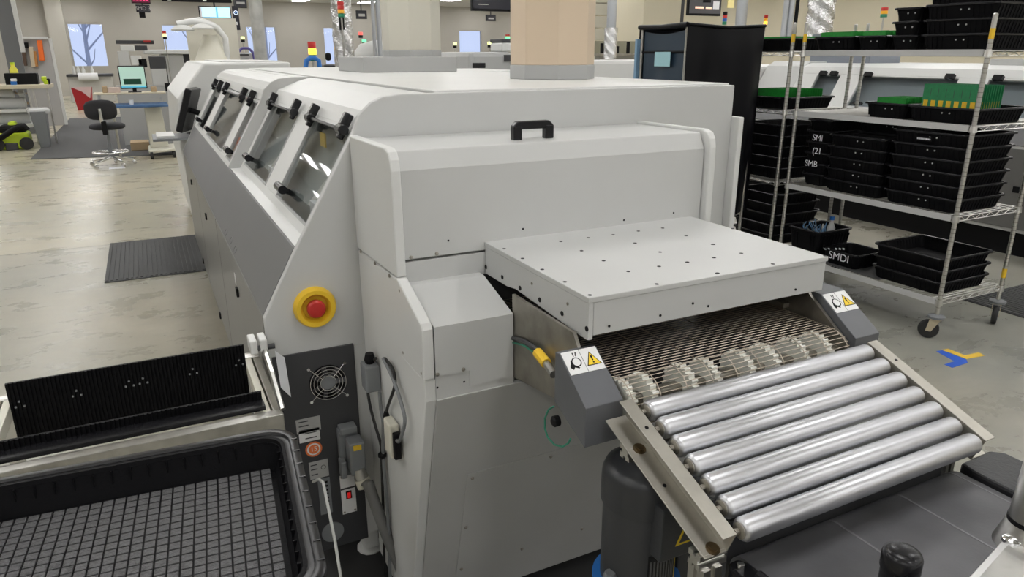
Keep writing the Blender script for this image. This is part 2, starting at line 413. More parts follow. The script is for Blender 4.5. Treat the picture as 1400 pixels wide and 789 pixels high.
RG1 = [(.570, 1.430), (.602, 1.483), (.70, 1.522), (.767, 1.540), (.767, 1.52), (.70, 1.50), (.62, 1.465), (.592, 1.42)]
cover('near', Y0+.018, 3.80, .055, [(2.24, 2.80), (3.06, 3.72)], RG1)
MB().prism([(.327, 1.10)]+PR[1:]+[(.72, 1.541), (.72, 1.10)], 'y', 3.80, 3.825).build('cover_end_plate', PAINT, OV, .002)
bx('sill', WHITEP, OV, (.33, Y0+.018, 1.098), (.40, 3.80, 1.112), .002)
# things inside seen dimly through the glass
for y in (2.45, 3.3, 4.7):
    MB().tube([(.46, y, 1.16), (.60, y-.05, 1.34), (.62, y+.2, 1.37)], .014, 6).build('inner_pipe', STEEL, OV)
bx('inner_label', YELLOW, OV, (.56, 2.62, 1.33), (.565, 2.70, 1.38))
for yv in (2.35, 3.25): bx('inner_box', PAPER, OV, (.455, yv, 1.13), (.49, yv+.1, 1.18))
bx('inner_tag', ORANGE, OV, (.43, 4.30, 1.15), (.465, 4.36, 1.21)); bx('inner_tag', ORANGE, OV, (.43, 3.93, 1.15), (.465, 3.99, 1.21))
# embossed oval on the fascia
for px, py in ((316, 329), (309, 318), (322, 341)):
    nrm = Vector((-(1.118-.926), 0, (.327-.2206))).normalized(); q = Vector((.2206, 0, .926)); 
    d0 = (px-700)*_r-(py-394.5)*_u+FPX*_f; t = nrm.dot(q-CAM)/nrm.dot(d0); c = CAM+d0*t
    uy = Vector((.1064, 0, .192)).normalized()
    ring = [c+Vector((0, -1, 0))*.026*math.cos(k*math.pi/8)+uy*.014*math.sin(k*math.pi/8) for k in range(17)]
    MB().tube(ring, .0014, 5).build('emboss', FASCIA, OV)

# ---- discharge hood
XS = .516
hp = [(2.036, 1.105), (2.036, 1.432), (1.70, 1.434), (1.678, 1.426), (1.666, 1.408), (1.660, 1.382), (1.655, 1.117)]
MB().prism(hp, 'x', XS-.012, XS+.014).build('hood_side_plate', WHITEP, OV, .004)
MB().prism([(2.036, 1.03)]+hp[1:6]+[(1.655, 1.03)], 'x', 1.492, 1.515).build('hood_side_plate', WHITEP, OV, .004)
lid = MB().prism([(2.03, 1.05), (2.03, 1.424), (1.705, 1.424), (1.682, 1.378), (1.68, 1.152), (1.71, 1.152), (1.71, 1.05)], 'x', XS+.018, 1.488)
lid.build('hood_lid', PAINT, OV, .003)
bx('hood_lower_front', PAINT, OV, (XS+.018, 1.682, 1.085), (1.488, 1.705, 1.146), .002)
hd = MB()
for x in (.905, 1.005): hd.box((x-.013, 1.772, 1.424), (x+.013, 1.796, 1.462))
hd.prism([(.892, 1.462), (.905, 1.474), (1.005, 1.474), (1.018, 1.462), (1.012, 1.452), (.898, 1.452)], 'y', 1.774, 1.796)
hd.build('lid_handle', BLACKG, OV, .003)
for px, py in ((562, 352), (597, 347)): inst('screw', SCREW['y'], at(px, py, 'y', 1.68), OV)
for px, py in ((613, 329), (715, 313), (853, 301), (921, 291)): inst('screw', HOLE['y'], at(px, py, 'y', 1.68), OV, ).scale = (.6, 1, .6)
# outlet housing: white flank, box cover, grey lower front
slope = (1.70-1.478)/(.85-.03)
def yl(z): return 1.478+slope*(.85-z)
MB().prism([(2.034, 1.098), (1.657, 1.110), (1.657, .906), (1.482, .906), (yl(.85)+.004, .85), (yl(.03)+.004, .03), (2.034, .03)], 'x', XS-.010, XS+.018).build('flank_panel', WHITEP, OV, .003)
MB().prism([(1.677, 1.115), (1.648, 1.116), (1.630, 1.108), (1.484, 1.052), (1.475, 1.038), (1.475, .909), (1.677, .909)], 'x', XS-.014, XS+.014).build('box_side_plate', WHITEP, OV, .004)
bc_ = MB().prism([(1.682, 1.092), (1.655, 1.092), (1.479, 1.04), (1.479, .911), (1.682, .911)], 'x', XS+.018, .742)
bc_.box((.622, 1.479, .870), (.742, 1.60, .911)); bc_.build('box_cover', PAINT, OV)
bx('box_lower_strip', PAINT, OV, (XS+.018, 1.483, .85), (.745, 1.50, .912))
bx('box_core', CHAR, OV, (XS+.03, 1.69, .855), (1.44, 2.02, 1.08))
lf = MB().prism([(yl(.85), .85), (yl(.03), .03), (yl(.03)+.02, .03), (yl(.85)+.02, .85)], 'x', XS+.018, 1.52); lf.build('lower_front', LOWGREY, OV, .002)
MB().prism([(yl(.85)+.02, .85), (yl(.03)+.02, .03), (2.0, .03), (2.0, .85)], 'x', 1.50, 1.52).build('lower_flank', LOWGREY, OV)
MB().prism([(yl(.57)-.003, .57), (yl(.16)-.003, .16), (yl(.16), .16), (yl(.57), .57)], 'x', .64, 1.42).build('inspection_panel', LOWGREY, OV, .001)
for z, xx in ((.552, (.655, .90, 1.2)), (.36, (.653,)), (.178, (.655, .86, 1.08, 1.3))):
    for x in xx: inst('screw', SCREW['y'], (x, yl(z)-.004, z), OV)
for px, py in ((493.5, 344), (512.7, 360), (532.4, 377), (547, 397), (552, 482), (577, 510)): inst('screw', SCREW['x'], at(px, py, 'x', XS-.012), OV)
for px, py in ((598, 512), (633.5, 505)): inst('screw', SCREW['y'], at(px, py, 'y', 1.479), OV)
for px, py in ((598, 530), (634.5, 522)): inst('screw', HOLE['y'], at(px, py, 'y', 1.483), OV).scale = (.6, 1, .6)
# ---- tunnel cover over the belt
bx('tunnel_cover_top', PAINT, OV, (.757, 1.164, 1.163), (1.452, 1.68, 1.175), .0015)
bx('tunnel_cover_front', PAINT, OV, (.772, 1.167, 1.088), (1.449, 1.185, 1.1622), .0015)
MB().prism([(1.68, 1.162), (1.166, 1.162), (1.166, 1.08), (1.19, 1.08), (1.50, 1.095), (1.55, 1.088), (1.68, 1.087)], 'x', .759, .771).build('tunnel_cover_side', PAINT, OV, .0015)
bx('tunnel_cover_side', PAINT, OV, (1.437, 1.186, 1.087), (1.449, 1.68, 1.162))
dots = [(58, 105), (108, 132), (163, 161), (222, 194), (290, 231), (365, 271), (565, 238), (746, 206), (480, 200), (572, 185), (657, 172), (737, 159), (340, 138), (406, 168), (278, 110), (435, 90), (500, 115), (575, 142), (360, 99), (583, 70), (653, 93), (735, 119), (510, 79), (380, 67)]
dots = [(640+a*.4563, 280+b*.4563) for a, b in dots]+[(460+a*.4055, 80+b*.4055) for a, b in ((1285, 724), (1365, 657), (1268, 627), (1256, 549), (1335, 574), (1182, 687), (1272, 672))]+[(1056.5, 361), (1113.6, 342), (1081, 336), (1041, 324), (1128, 350)]
for px, py in dots:
    p = at(px, py, 'z', 1.175)
    if .76 < p.x < 1.45 and 1.168 < p.y < 1.675: inst('screw', HOLE['z'], p, OV)
for a, b in ((53, 187), (102, 217), (155, 250), (214, 285), (281, 326), (355, 372)): inst('screw', HOLE['x'], at(640+a*.4563, 280+b*.4563, 'x', .758), OV).scale = (1, 1.25, 1.25)
for a, b in ((191, 236), (298, 297)): inst('screw', SCREW['x'], at(640+a*.4563, 280+b*.4563, 'x', .758), OV).scale = (.7, .7, .7)
for px, py in ((833, 446), (903, 431.5), (947.5, 415), (968.5, 418.7), (1087.8, 396)): inst('screw', HOLE['y'], at(px, py, 'y', 1.166), OV).scale = (.6, 1, .6)
# ---- conveyor side plates, belt, sprockets, guards
MB().prism([(1.488, 1.088), (1.20, 1.088), (1.18, 1.06), (1.18, .935), (1.276, .90), (1.486, .866)], 'x', .744, .752).build('conveyor_side_plate', STEELD, OV)
MB().prism([(1.60, 1.088), (1.215, 1.088), (1.19, 1.068), (1.07, .985), (1.07, .93), (1.20, .90), (1.60, .866)], 'x', 1.437, 1.446).build('conveyor_side_plate', STEELD, OV)
MB().prism([(1.60, 1.06), (1.25, 1.03), (1.25, 1.018), (1.60, 1.018)], 'x', 1.415, 1.436).build('belt_edge_guide', STEELD, OV)
BZ = 1.010; CY = 1.103; CZ = .953; BR = BZ-CZ
wires = MB(); path = []; y = 1.66
while y > CY: path.append((y, BZ)); y -= .0115
a = 0
while a < 2.5: path.append((CY-BR*math.sin(a), CZ+BR*math.cos(a))); a += .0115/BR
for (y, z) in path: wires.tube([(.79, y, z), (1.432, y, z)], .00105, 4)
wires.build('mesh_belt', WIREM, OV)['kind'] = 'stuff'
st = MB()
for i in range(10):
    x = .80+i*.0695; st.tube([(x, p[0], p[1]+.0012) for p in path[::2]], .0013, 4)
st.build('belt_strands', WIREM, OV)['kind'] = 'stuff'
gear = []
for k in range(88):
    r = .0560 if k % 4 < 2 else .0495; gear.append((r*math.cos(2*math.pi*k/88), r*math.sin(2*math.pi*k/88)))
gm = MB().prism([(CY+a, CZ+b) for a, b in gear], 'x', -.008, .008).mesh('sprocket', NYLON, (0, CY, CZ))
for px, py in ((859, 533), (889, 526), (943, 510), (975, 503), (1022, 490), (1056, 482), (1095, 472), (1127, 465)):
    p = at(px, py, 'y', CY-.02); o = inst('sprocket', gm, (p.x-.004, CY, CZ), OV); o.rotation_euler = (random.uniform(0, .2), 0, 0)
MB().prism([(CY-.015, CZ-.015), (CY+.015, CZ-.015), (CY+.015, CZ+.015), (CY-.015, CZ+.015)], 'x', .76, 1.44).build('drive_shaft', STEELD, OV, .004)
bx('belt_tray', CHAR, OV, (.79, 1.17, .87), (1.43, 1.66, .885))

def guard(x0, x1, prof, name):
    return MB().prism(prof, 'x', x0, x1).build(name, GUARD, OV, .0015)
gl = [(1.185, 1.060), (1.170, 1.063), (1.062, .986), (1.062, .898), (1.185, .946)]
guard(.692, .782, gl, 'belt_guard')
gr = [(1.30, 1.078), (1.172, 1.076), (1.054, .998), (1.054, .966), (1.08, .95), (1.30, .95)]
guard(1.450, 1.535, gr, 'belt_guard')
MB().lathe([(.012, 0), (.012, .012), (.007, .016)], at(763, 575, 'x', .692)+Vector((.001, 0, 0)), (-1, 0, 0), 12).build('guard_knob', BLACK, OV)

def pinch_label(o, ux, uy, w, h):
    """white two-panel plate: a hand caught in a roller, and a yellow warning triangle"""
    o = Vector(o)
    pl = flat('warning_plate', WHITE, OV, o, ux, uy, rect(w, h), .0012)
    flat('divider_line', BLACK, pl, o, ux, uy, rect(.0008, h), .0003, .0012)
    s = h/2
    flat('triangle', BLACK, pl, o, ux, uy, [(w*.25-s*.66, -s*.55), (w*.25+s*.66, -s*.55), (w*.25, s*.66)], .0003, .0012)
    flat('triangle', WARN, pl, o, ux, uy, [(w*.25-s*.54, -s*.48), (w*.25+s*.54, -s*.48), (w*.25, s*.54)], .0003, .0015)
    flat('mark', BLACK, pl, o, ux, uy, [(w*.25-s*.045, -s*.16), (w*.25+s*.045, -s*.16), (w*.25+s*.09, s*.28), (w*.25-s*.09, s*.28)], .0003, .0018)
    flat('mark', BLACK, pl, o, ux, uy, disc(s*.075, w*.25, -s*.31, 10), .0003, .0018)
    c = (-w*.20, -s*.02)
    flat('roller_symbol', BLACK, pl, o, ux, uy, disc(s*.42, *c), .0003, .0012)
    flat('roller_symbol', WHITE, pl, o, ux, uy, disc(s*.33, *c), .0003, .0015)
    flat('hand_symbol', BLACK, pl, o, ux, uy, [(-w*.42, -s*.42), (-w*.36, -s*.62), (-w*.30, -s*.44), (-w*.20, -s*.60), (-w*.17, -s*.52), (-w*.28, -s*.30), (-w*.30, s*.02), (-w*.29, s*.22), (-w*.35, s*.16)], .0003, .0012)
    flat('arrow_symbol', BLACK, pl, o, ux, uy, [(-w*.22, s*.48), (-w*.20, s*.48), (-w*.19, s*.82), (-w*.22, s*.82)], .0003, .0012)
    flat('arrow_symbol', BLACK, pl, o, ux, uy, [(-w*.17, s*.48), (-w*.15, s*.48), (-w*.10, s*.80), (-w*.13, s*.84)], .0003, .0012)
def slopelabel(x0, x1, A, B, t0, t1):
    A = Vector((0, *A)); B = Vector((0, *B)); d = A-B; L = d.length
    c = B+d*((t0+t1)/2); c.x = (x0+x1)/2
    pinch_label(c, (1, 0, 0), d, (x1-x0)*.93, L*(t1-t0))
slopelabel(.692, .782, (1.170, 1.063), (1.062, .986), .58, .99)
slopelabel(1.450, 1.535, (1.172, 1.076), (1.054, .998), .55, .97)
# sensor cable with yellow coupling beside the guard, green earth wire
c1 = [at(700, 462, 'x', .742), at(716, 466, 'x', .735), at(731, 476, 'x', .73), at(740, 487, 'x', .728)]
MB().tube(c1, .006, 8).build('sensor_cable', CHAR, OV); MB().tube([p+Vector((0, 0, -.012)) for p in c1[:3]]+[c1[3]], .0028, 6).build('sensor_cable', GREENW, OV)
MB().tube([at(735, 482, 'x', .728), at(747, 497, 'x', .725)], .0125, 10).build('cable_coupling', YELLOW, OV)
MB().tube([at(746, 496, 'x', .725), at(757, 512, 'x', .715)], .009, 10).build('cable_coupling', STEEL, OV)
gw = [(757, 556), (750, 560), (745, 572), (745, 586), (749, 598), (758, 608), (769, 611), (777, 606), (780, 600)]
MB().tube([at(a, b, 'x', .686) for a, b in gw], .0022, 6).build('earth_wire', GREENW, OV)

# ---- end plate fittings
c = at(430, 419, 'y', Y0-.012)
es = MB().lathe([(.062, 0), (.062, .012), (.056, .026), (.044, .026), (.036, .014), (.036, .004)], c, (0, -1, 0), 32).build('emergency_stop', YELLOW, OV, smooth=35)
MB().lathe([(.014, 0), (.014, .012), (.026, .014), (.027, .030), (.022, .036), (.012, .038)], c, (0, -1, 0), 24).build('stop_button', RED, es, smooth=35)
dp = bx('fan_panel', CHAR, OV, (.228, Y0-.02, .10), (.470, Y0-.0125, .806), .001)
YP = Y0-.0205
fc = at(448, 522, 'y', YP)
MB().lathe([(.056, 0), (.056, .001)], fc, (0, -1, 0), 28).build('fan_opening', BLACK, OV)
MB().lathe([(.024, 0), (.024, .004)], fc, (0, -1, 0), 20).build('fan_hub', GREYB, OV)
for k in range(7):
    a = k*2*math.pi/7; u = Vector((math.cos(a), 0, math.sin(a))); v = Vector((-math.sin(a), 0, math.cos(a)))
    MB().obox(fc+u*.038+Vector((0, -.003, 0)), u, v+Vector((0, .5, 0)), Vector((0, 1, 0))-.5*v, .03, .018, .002).build('fan_blade', CHAR, OV)
g = MB()
for r in (.024, .034, .044, .054):
    g.tube([fc+Vector((r*math.cos(k*math.pi/14), -.010, r*math.sin(k*math.pi/14))) for k in range(29)], .0014, 5, caps=False)
for a in (45, 135, 225, 315):
    u = Vector((math.cos(math.radians(a)), 0, math.sin(math.radians(a)))); g.tube([fc+u*.02+Vector((0, -.011, 0)), fc+u*.075+Vector((0, -.006, 0))], .0014, 5)
    g.lathe([(.005, 0), (.005, .008)], fc+u*.077, (0, -1, 0), 8)
g.build('fan_grille', CHROME, OV, smooth=40)
UX, UZ = (1, 0, 0), (0, 0, 1)
def sticker(px0, py0, px1, py1, m, name='sticker'):
    a = at(px0, py0, 'y', YP); b = at(px1, py1, 'y', YP); c = (a+b)/2
    return c, abs(b.x-a.x), abs(a.z-b.z), flat(name, m, OV, c, UX, UZ, rect(abs(b.x-a.x), abs(a.z-b.z)), .0008)
SILV = mat('label_silver', (.42, .42, .41), .5)
c, w_, h_, s = sticker(404, 575, 439, 587, SILV)
for q in (-.3, 0, .3): flat('print_line', CHAR, s, c, UX, UZ, rect(w_*.4, h_*.08, -w_*.2, q*h_), .0003, .0008)
c, w_, h_, s = sticker(408, 590, 438, 600, WHITE)
for q in (-.22, .2): flat('print_line', CHAR, s, c, UX, UZ, rect(w_*.55, h_*.09, .004, q*h_), .0003, .0008)
c = at(429, 614, 'y', YP)
s = flat('round_sticker', mat('sticker_orange', (.85, .20, .05), .5), OV, c, UX, UZ, disc(.026), .0008)
flat('round_field', WHITE, s, c, UX, UZ, disc(.0205), .0003, .0008); flat('round_field', mat('sticker_orange'), s, c, UX, UZ, disc(.016), .0003, .0011)
text('lettering', '15', .022, c+Vector((0, -.0016, 0)), UX, UZ, WHITE, s)
c, w_, h_, s = sticker(422, 633, 450, 650, SILV)
flat('seal', CHAR, s, c, UX, UZ, disc(.008, .014, .004), .0003, .0008); flat('seal', SILV, s, c, UX, UZ, disc(.006, .014, .004), .0003, .0011)
for q in (-.25, .05, .3): flat('print_line', CHAR, s, c, UX, UZ, rect(w_*.35, h_*.06, -w_*.25, q*h_), .0003, .0008)
c, w_, h_, s = sticker(434, 656, 455, 700, GREYB, 'vent_label')
for q in range(8): flat('vent_slot', BLACK, s, c, UX, UZ, rect(w_*.3, h_*.05, w_*.15, (q-3.5)*h_*.11), .0003, .0008)
# mains connector and conduit
ca = at(459, 584, 'y', YP); cb = at(490, 640, 'y', YP)
bx('socket_base', GREYB, OV, (ca.x, YP-.03, cb.z), (cb.x, YP, ca.z), .005)
bx('socket_lid', GREYB, OV, (ca.x+.004, YP-.045, ca.z-.012), (cb.x-.004, YP-.004, ca.z+.012), .004)
pb = bx('plug_body', GREYB, OV, (ca.x+.018, YP-.09, cb.z+.03), (cb.x+.006, YP-.03, ca.z-.022), .006)
bx('plug_sticker', YELLOW, pb, (ca.x+.03, YP-.091, ca.z-.046), (cb.x-.006, YP-.0905, ca.z-.028))
bx('latch_lever', GREYB, OV, (ca.x-.006, YP-.06, cb.z+.01), (ca.x+.012, YP-.02, cb.z+.07), .004)
pg = Vector(((ca.x+cb.x)/2+.014, YP-.075, cb.z+.035))
MB().tube([pg+Vector((0, 0, .012)), pg+Vector((.008, -.01, -.03))], .021, 12).build('cable_gland', STEEL, OV, smooth=40)
MB().tube([pg+Vector((.006, -.008, -.022)), pg+Vector((.012, -.016, -.048))], .024, 12).build('cable_gland', IVORY, OV, smooth=40)
cp = [pg+Vector((.010, -.014, -.04)), at(503, 660, 'y', YP-.115), at(515, 695, 'y', YP-.14), at(530, 735, 'y', YP-.16), at(545, 770, 'y', YP-.18), at(556, 800, 'y', YP-.19), at(566, 840, 'y', YP-.2)]
MB().tube(cp, .018, 12).build('conduit', CONDUIT, OV, smooth=60)
sw = MB(); a = at(464, 651, 'y', YP); b = at(488, 698, 'y', YP)
s = flat('switch_plate', WHITE, OV, (a+b)/2, UX, UZ, rect(b.x-a.x, a.z-b.z), .002)
c = (a+b)/2
flat('switch_gap', CHAR, s, c, UX, UZ, rect(b.x-a.x, .006, 0, .022), .0004, .002)
flat('switch_bezel', BLACK, s, c, UX, UZ, rect(.018, .028, .001, -.003), .003, .002)
flat('rocker', mat('rocker_red', (.8, .02, .02), .3, emit=.25), s, c, UX, UZ, rect(.010, .020, .001, -.003), .003, .005)
for q in ((a.x+.006, a.z-.007), (b.x-.006, a.z-.007), (a.x+.006, b.z+.007), (b.x-.006, b.z+.007)): inst('screw', SCREW['y'], (q[0], YP-.002, q[1]), OV).scale = (.7, .7, .7)
c = at(455, 727, 'y', YP); flat('round_cover', GREYB, OV, c, UX, UZ, disc(.036, n=28), .003)
bx('corner_strip', PAINT, OV, (.4705, Y0-.016, .115), (.506, Y0-.0125, .80))
# cable boxes on the white flank
XF = XS-.012
bc = at(517, 512, 'x', XF)
bx('junction_box', GREYB, OV, (XF-.045, bc.y-.028, bc.z-.042), (XF, bc.y+.028, bc.z+.042), .006)
MB().lathe([(.013, 0), (.017, .012), (.012, .03)], (XF-.022, bc.y, bc.z+.042), n=10).build('cable_nut', BLACK, OV)
ic = at(529, 598, 'x', XF-.03)
bx('adapter_box', IVORY, OV, (XF-.03, ic.y-.030, ic.z-.055), (XF-.002, ic.y+.030, ic.z+.05), .006)
bx('adapter_clip', BLACK, OV, (XF-.024, ic.y-.048, ic.z-.05), (XF-.004, ic.y-.031, ic.z+.03), .003)
def cable(pts, r, m, x=XF-.012, nm='cable'):
    P = [at(a, b, 'x', x) for a, b in pts]
    out = []
    for i in range(len(P)-1):
        p0 = P[max(i-1, 0)]; p1 = P[i]; p2 = P[i+1]; p3 = P[min(i+2, len(P)-1)]
        for t in (0, .25, .5, .75): out.append(.5*((2*p1)+(p2-p0)*t+(2*p0-5*p1+4*p2-p3)*t*t+(3*p1-p0-3*p2+p3)*t**3))
    out.append(P[-1]); MB().tube(out, r, 7).build(nm, m, OV, smooth=60)
cable([(514, 490), (505, 500), (502, 525), (506, 555), (514, 585), (521, 610), (522, 640), (524, 700), (526, 800)], .0045, RUBBER)
cable([(526, 490), (537, 505), (540, 525), (534, 545), (529, 560), (529, 575)], .0045, RUBBER)
cable([(524, 490), (538, 520), (551, 560), (553, 580), (546, 603), (541, 600)], .0050, GREYB, XF-.016)
cable([(519, 536), (521, 560), (524, 580), (524, 625), (530, 700), (534, 800)], .0055, GREYB, XF-.009)
MB().lathe([(.010, 0), (.010, .03), (.006, .045)], at(529, 582, 'x', XF-.014), n=10).build('cable_plug', BLACK, OV)
MB().lathe([(.006, 0), (.013, .008), (.013, .016), (.006, .024)], at(523, 627, 'x', XF-.011), n=10).build('cable_nut', BLACK, OV)

# ================================================================== gravity roller ramp
RP = thing('roller_ramp', 'sloping gravity roller ramp with seven bare metal rollers at the oven outlet', 'roller conveyor', (1.11, .87, 0))
D = Vector((0, -.0447, -.0163)).normalized(); NN = Vector((0, -D.z, D.y)); NN = NN if NN.z > 0 else -NN
C1 = Vector((0, 1.008, .981)); STEP = .0477
def RPt(s, x, n): q = C1+D*s+NN*n; return Vector((x, q.y, q.z))
def channel(sec, s0, s1, name, m):
    k = len(sec); mb = MB()
    mb.add([RPt(s0, x, n) for x, n in sec]+[RPt(s1, x, n) for x, n in sec], [tuple(range(k)), tuple(range(2*k-1, k-1, -1))]+[(i, i+k, (i+1) % k+k, (i+1) % k) for i in range(k)])
    return mb.build(name, m, RP, .001)
channel([(.756, .004), (.787, .004), (.787, -.046), (.736, -.046), (.736, -.043), (.784, -.043), (.784, .001), (.756, .001)], -.036, .292, 'rail', ALUW)
channel([(1.482, .014), (1.450, .014), (1.450, -.046), (1.50, -.046), (1.50, -.043), (1.453, -.043), (1.453, .011), (1.482, .011)], -.020, .298, 'rail', ALUW)
rm = MB().lathe([(.0145, 0), (.0175, .001), (.0195, .004), (.0215, .008), (.0215, .632), (.0195, .636), (.0175, .639), (.0145, .640)], (-.32, 0, 0), (1, 0, 0), 36).mesh('roller', ZINC, smooth=40)
em = MB().lathe([(.0145, 0), (.0145, .004), (.010, .006), (.006, .006), (.006, .014)], (-.318, 0, 0), (-1, 0, 0), 16).mesh('bearing', STEELD, smooth=40)
em2 = MB().lathe([(.0145, 0), (.0145, .004), (.010, .006), (.006, .006), (.006, .014)], (.318, 0, 0), (1, 0, 0), 16).mesh('bearing', STEELD, smooth=40)
for i in range(7):
    c = RPt(i*STEP, 1.1185, 0); r_ = inst('roller', rm, c, RP)
    for e in (em, em2): b = bpy.data.objects.new('bearing', e); COL.objects.link(b); b.parent = r_
for s, n in ((.03, 0), (.26, 0)):
    MB().lathe([(.013, -.001), (.013, .002), (.008, .002), (.008, .007)], RPt(s+.02, .762, -.043), NN, 14).build('bolt', mat('brass_bolt', (.20, .15, .09), .4, 1), RP, smooth=40)
for s in (.11,): MB().lathe([(.004, 0), (.004, .0006)], RPt(s+.03, .759, -.043), NN, 10).build('hole', BLACK, RP)
for s in (.04,): MB().lathe([(.004, 0), (.004, .0006)], RPt(s, .771, .004), NN, 10).build('hole', BLACK, RP)
MB().lathe([(.004, 0), (.004, .0006)], RPt(.05, 1.468, .014), NN, 10).build('hole', BLACK, RP)
def extr(a, b, w, name, parent, up=(0, 0, 1)):
    """slotted aluminium profile"""
    a = Vector(a); b = Vector(b); d = (b-a).normalized(); up = Vector(up); s = d.cross(up).normalized(); u = s.cross(d)
    h = w/2; sl = w*.13; dp_ = w*.2
    sec = [(-h, -h), (-sl, -h), (-sl, -h+dp_), (sl, -h+dp_), (sl, -h), (h, -h), (h, -sl), (h-dp_, -sl), (h-dp_, sl), (h, sl), (h, h), (sl, h), (sl, h-dp_), (-sl, h-dp_), (-sl, h), (-h, h), (-h, sl), (-h+dp_, sl), (-h+dp_, -sl), (-h, -sl)]
    k = len(sec); mb = MB()
    mb.add([a+s*p+u*q for p, q in sec]+[b+s*p+u*q for p, q in sec], [tuple(range(k)), tuple(range(2*k-1, k-1, -1))]+[(i, i+k, (i+1) % k+k, (i+1) % k) for i in range(k)])
    return mb.build(name, ALU, parent)
p1 = RPt(.03, 0, -.046); p2 = RPt(.272, 0, -.046)
extr((.742, p1.y, p1.z-.017), (.80, p1.y, p1.z-.017), .03, 'cross_bar', RP); extr((.730, p2.y, p2.z-.017), (.79, p2.y, p2.z-.017), .03, 'cross_bar', RP)
extr((.757, p2.y, .0), (.757, p2.y, p2.z-.032), .04, 'leg', RP, (1, 0, 0))
p3 = RPt(.225, 0, -.046); extr((1.476, .81, .0), (1.476, .81, p3.z+.012), .03, 'leg', RP, (1, 0, 0))
bx('stay_plate', STEELD, RP, (.787, .985, .915), (1.45, .995, .945))

# ================================================================== belt conveyor under the ramp
BC = thing('belt_conveyor', 'dark flat belt conveyor running on from below the roller ramp', 'conveyor', (1.14, .1, 0))
ZB = .80; prof = []
for k in range(9): a = math.pi/2*k/8; prof.append((.752+.035*math.sin(a), ZB-.035+.035*math.cos(a)))
pr = [(-.62, ZB)]+prof+[(.752+.03, ZB-.06), (.70, ZB-.075), (-.62, ZB-.075)]
MB().prism(pr, 'x', .835, 1.446).build('belt', BELT, BC, smooth=30)
for x in (1.067, 1.257, 1.428):
    q = [(-.6, ZB+.0006)]+[(y+.0004, z+.0006) for y, z in prof[:6]]+[(y, z-.001) for y, z in reversed(prof[:6])]+[(-.6, ZB-.001)]
    MB().prism(q, 'x', x-.0022, x+.0022).build('belt_seam', BELTL, BC)
MB().prism([(1.452, -.62), (1.452, .735), (1.462, .768), (1.57, .772), (1.592, .75), (1.592, -.62)], 'z', ZB-.10, ZB+.012).build('side_cover', mat('cover_black', (.022, .022, .025), .4, bump=.1, bscale=120), BC, .006)
bx('gap_dark_plate', CHAR, BC, (.835, .795, .62), (1.446, .807, .852))  # added dark plate, makes the gap under the last roller read as shade
bx('cover_slot', BLACKG, BC, (1.447, -.62, ZB-.08), (1.451, .745, ZB-.004))
MB().prism([(.79, -.62), (.79, .74), (.80, .757), (.822, .757), (.831, .74), (.831, -.62)], 'z', ZB-.09, ZB+.006).build('side_guard', BLACKG, BC, .006)
MB().tube([(.812, .70, ZB+.016), (.812, -.5, ZB+.016)], .009, 8).build('guard_rail', BLACKG, BC, smooth=40)
MB().lathe([(.007, 0), (.007, .01), (.004, .012)], (.806, .735, ZB+.006), n=12).build('pin', CHROME, BC, smooth=40)
for y in (.60, -.5):
    bx('cross_beam', STEELD, BC, (.84, y, ZB-.13), (1.58, y+.05, ZB-.076))
    for x in (.85, 1.53): extr((x+.02, y+.025, 0), (x+.02, y+.025, ZB-.13), .04, 'leg', BC, (1, 0, 0))

# ================================================================== drive motor
MX, MY = .836, 1.055
MO = thing('drive_motor', 'dark grey upright electric motor on a blue gear unit beneath the rollers', 'motor', (MX, MY, 0))
MB().lathe([(.081, .545), (.081, .765), (.079, .77)], (MX, MY, 0), n=36).build('housing', MOTOR, MO, smooth=40)
MB().lathe([(.0815, .742), (.0865, .744), (.0865, .79), (.085, .812), (.078, .828), (.060, .838), (.03, .841)], (MX, MY, 0), n=36).build('fan_cap', MOTOR, MO, smooth=40)
a = at(893, 693, 'y', 1.0); 
tb = bx('terminal_box', MOTOR, MO, (.808, .945, .66), (.905, 1.01, .785), .004)
flat('warning_triangle', WARN, tb, (.872, .9449, .725), UX, UZ, [(-.028, -.034), (.028, -.034), (0, .022)], .0008)
flat('warning_triangle', CHAR, tb, (.872, .9449, .725), UX, UZ, [(-.019, -.029), (.019, -.029), (0, .010)], .0004, .0008)
# curved nameplate and caution strip
def curved(a0, a1, z0, z1, m, nm, r=.0818):
    mb = MB(); n = 10; vs = []; 
    for k in range(n+1):
        t = math.radians(a0+(a1-a0)*k/n); vs += [(MX+r*math.cos(t), MY+r*math.sin(t), z0), (MX+r*math.cos(t), MY+r*math.sin(t), z1)]
    mb.add(vs, [(2*k, 2*k+2, 2*k+3, 2*k+1) for k in range(n)]); return mb.build(nm, m, MO)
curved(-112, -56, .53, .655, BLACKG, 'nameplate'); curved(-55, -49, .53, .68, WARN, 'caution_strip', .082)
for k in range(9): curved(-109+k*5.6, -106+k*5.6, .55, .64, mat('print_grey', (.09, .09, .09), .5), 'print_mark', .0821)
gb = MB().lathe([(.06, 0), (.06, .03), (.045, .05), (.045, .36), (.075, .42), (.098, .45), (.098, .545), (.085, .55)], (MX, MY, 0), n=28); gb.build('gear_unit', BLUE, MO, smooth=40)
MB().lathe([(.016, 0), (.016, .04), (.011, .05)], (MX-.085, MY-.02, .545), n=12).build('vent_plug', GREYB, MO, smooth=40)
bx('pump_bracket', CHAR, MO, (MX+.09, MY-.03, .38), (MX+.30, MY+.06, .62), .004)
MB().tube([(MX+.09, MY-.12, .50), (MX+.13, MY-.14, .45), (MX+.16, MY-.10, .38), (MX+.09, MY-.05, .33)], .008, 8).build('hose', BLUE, MO, smooth=60)

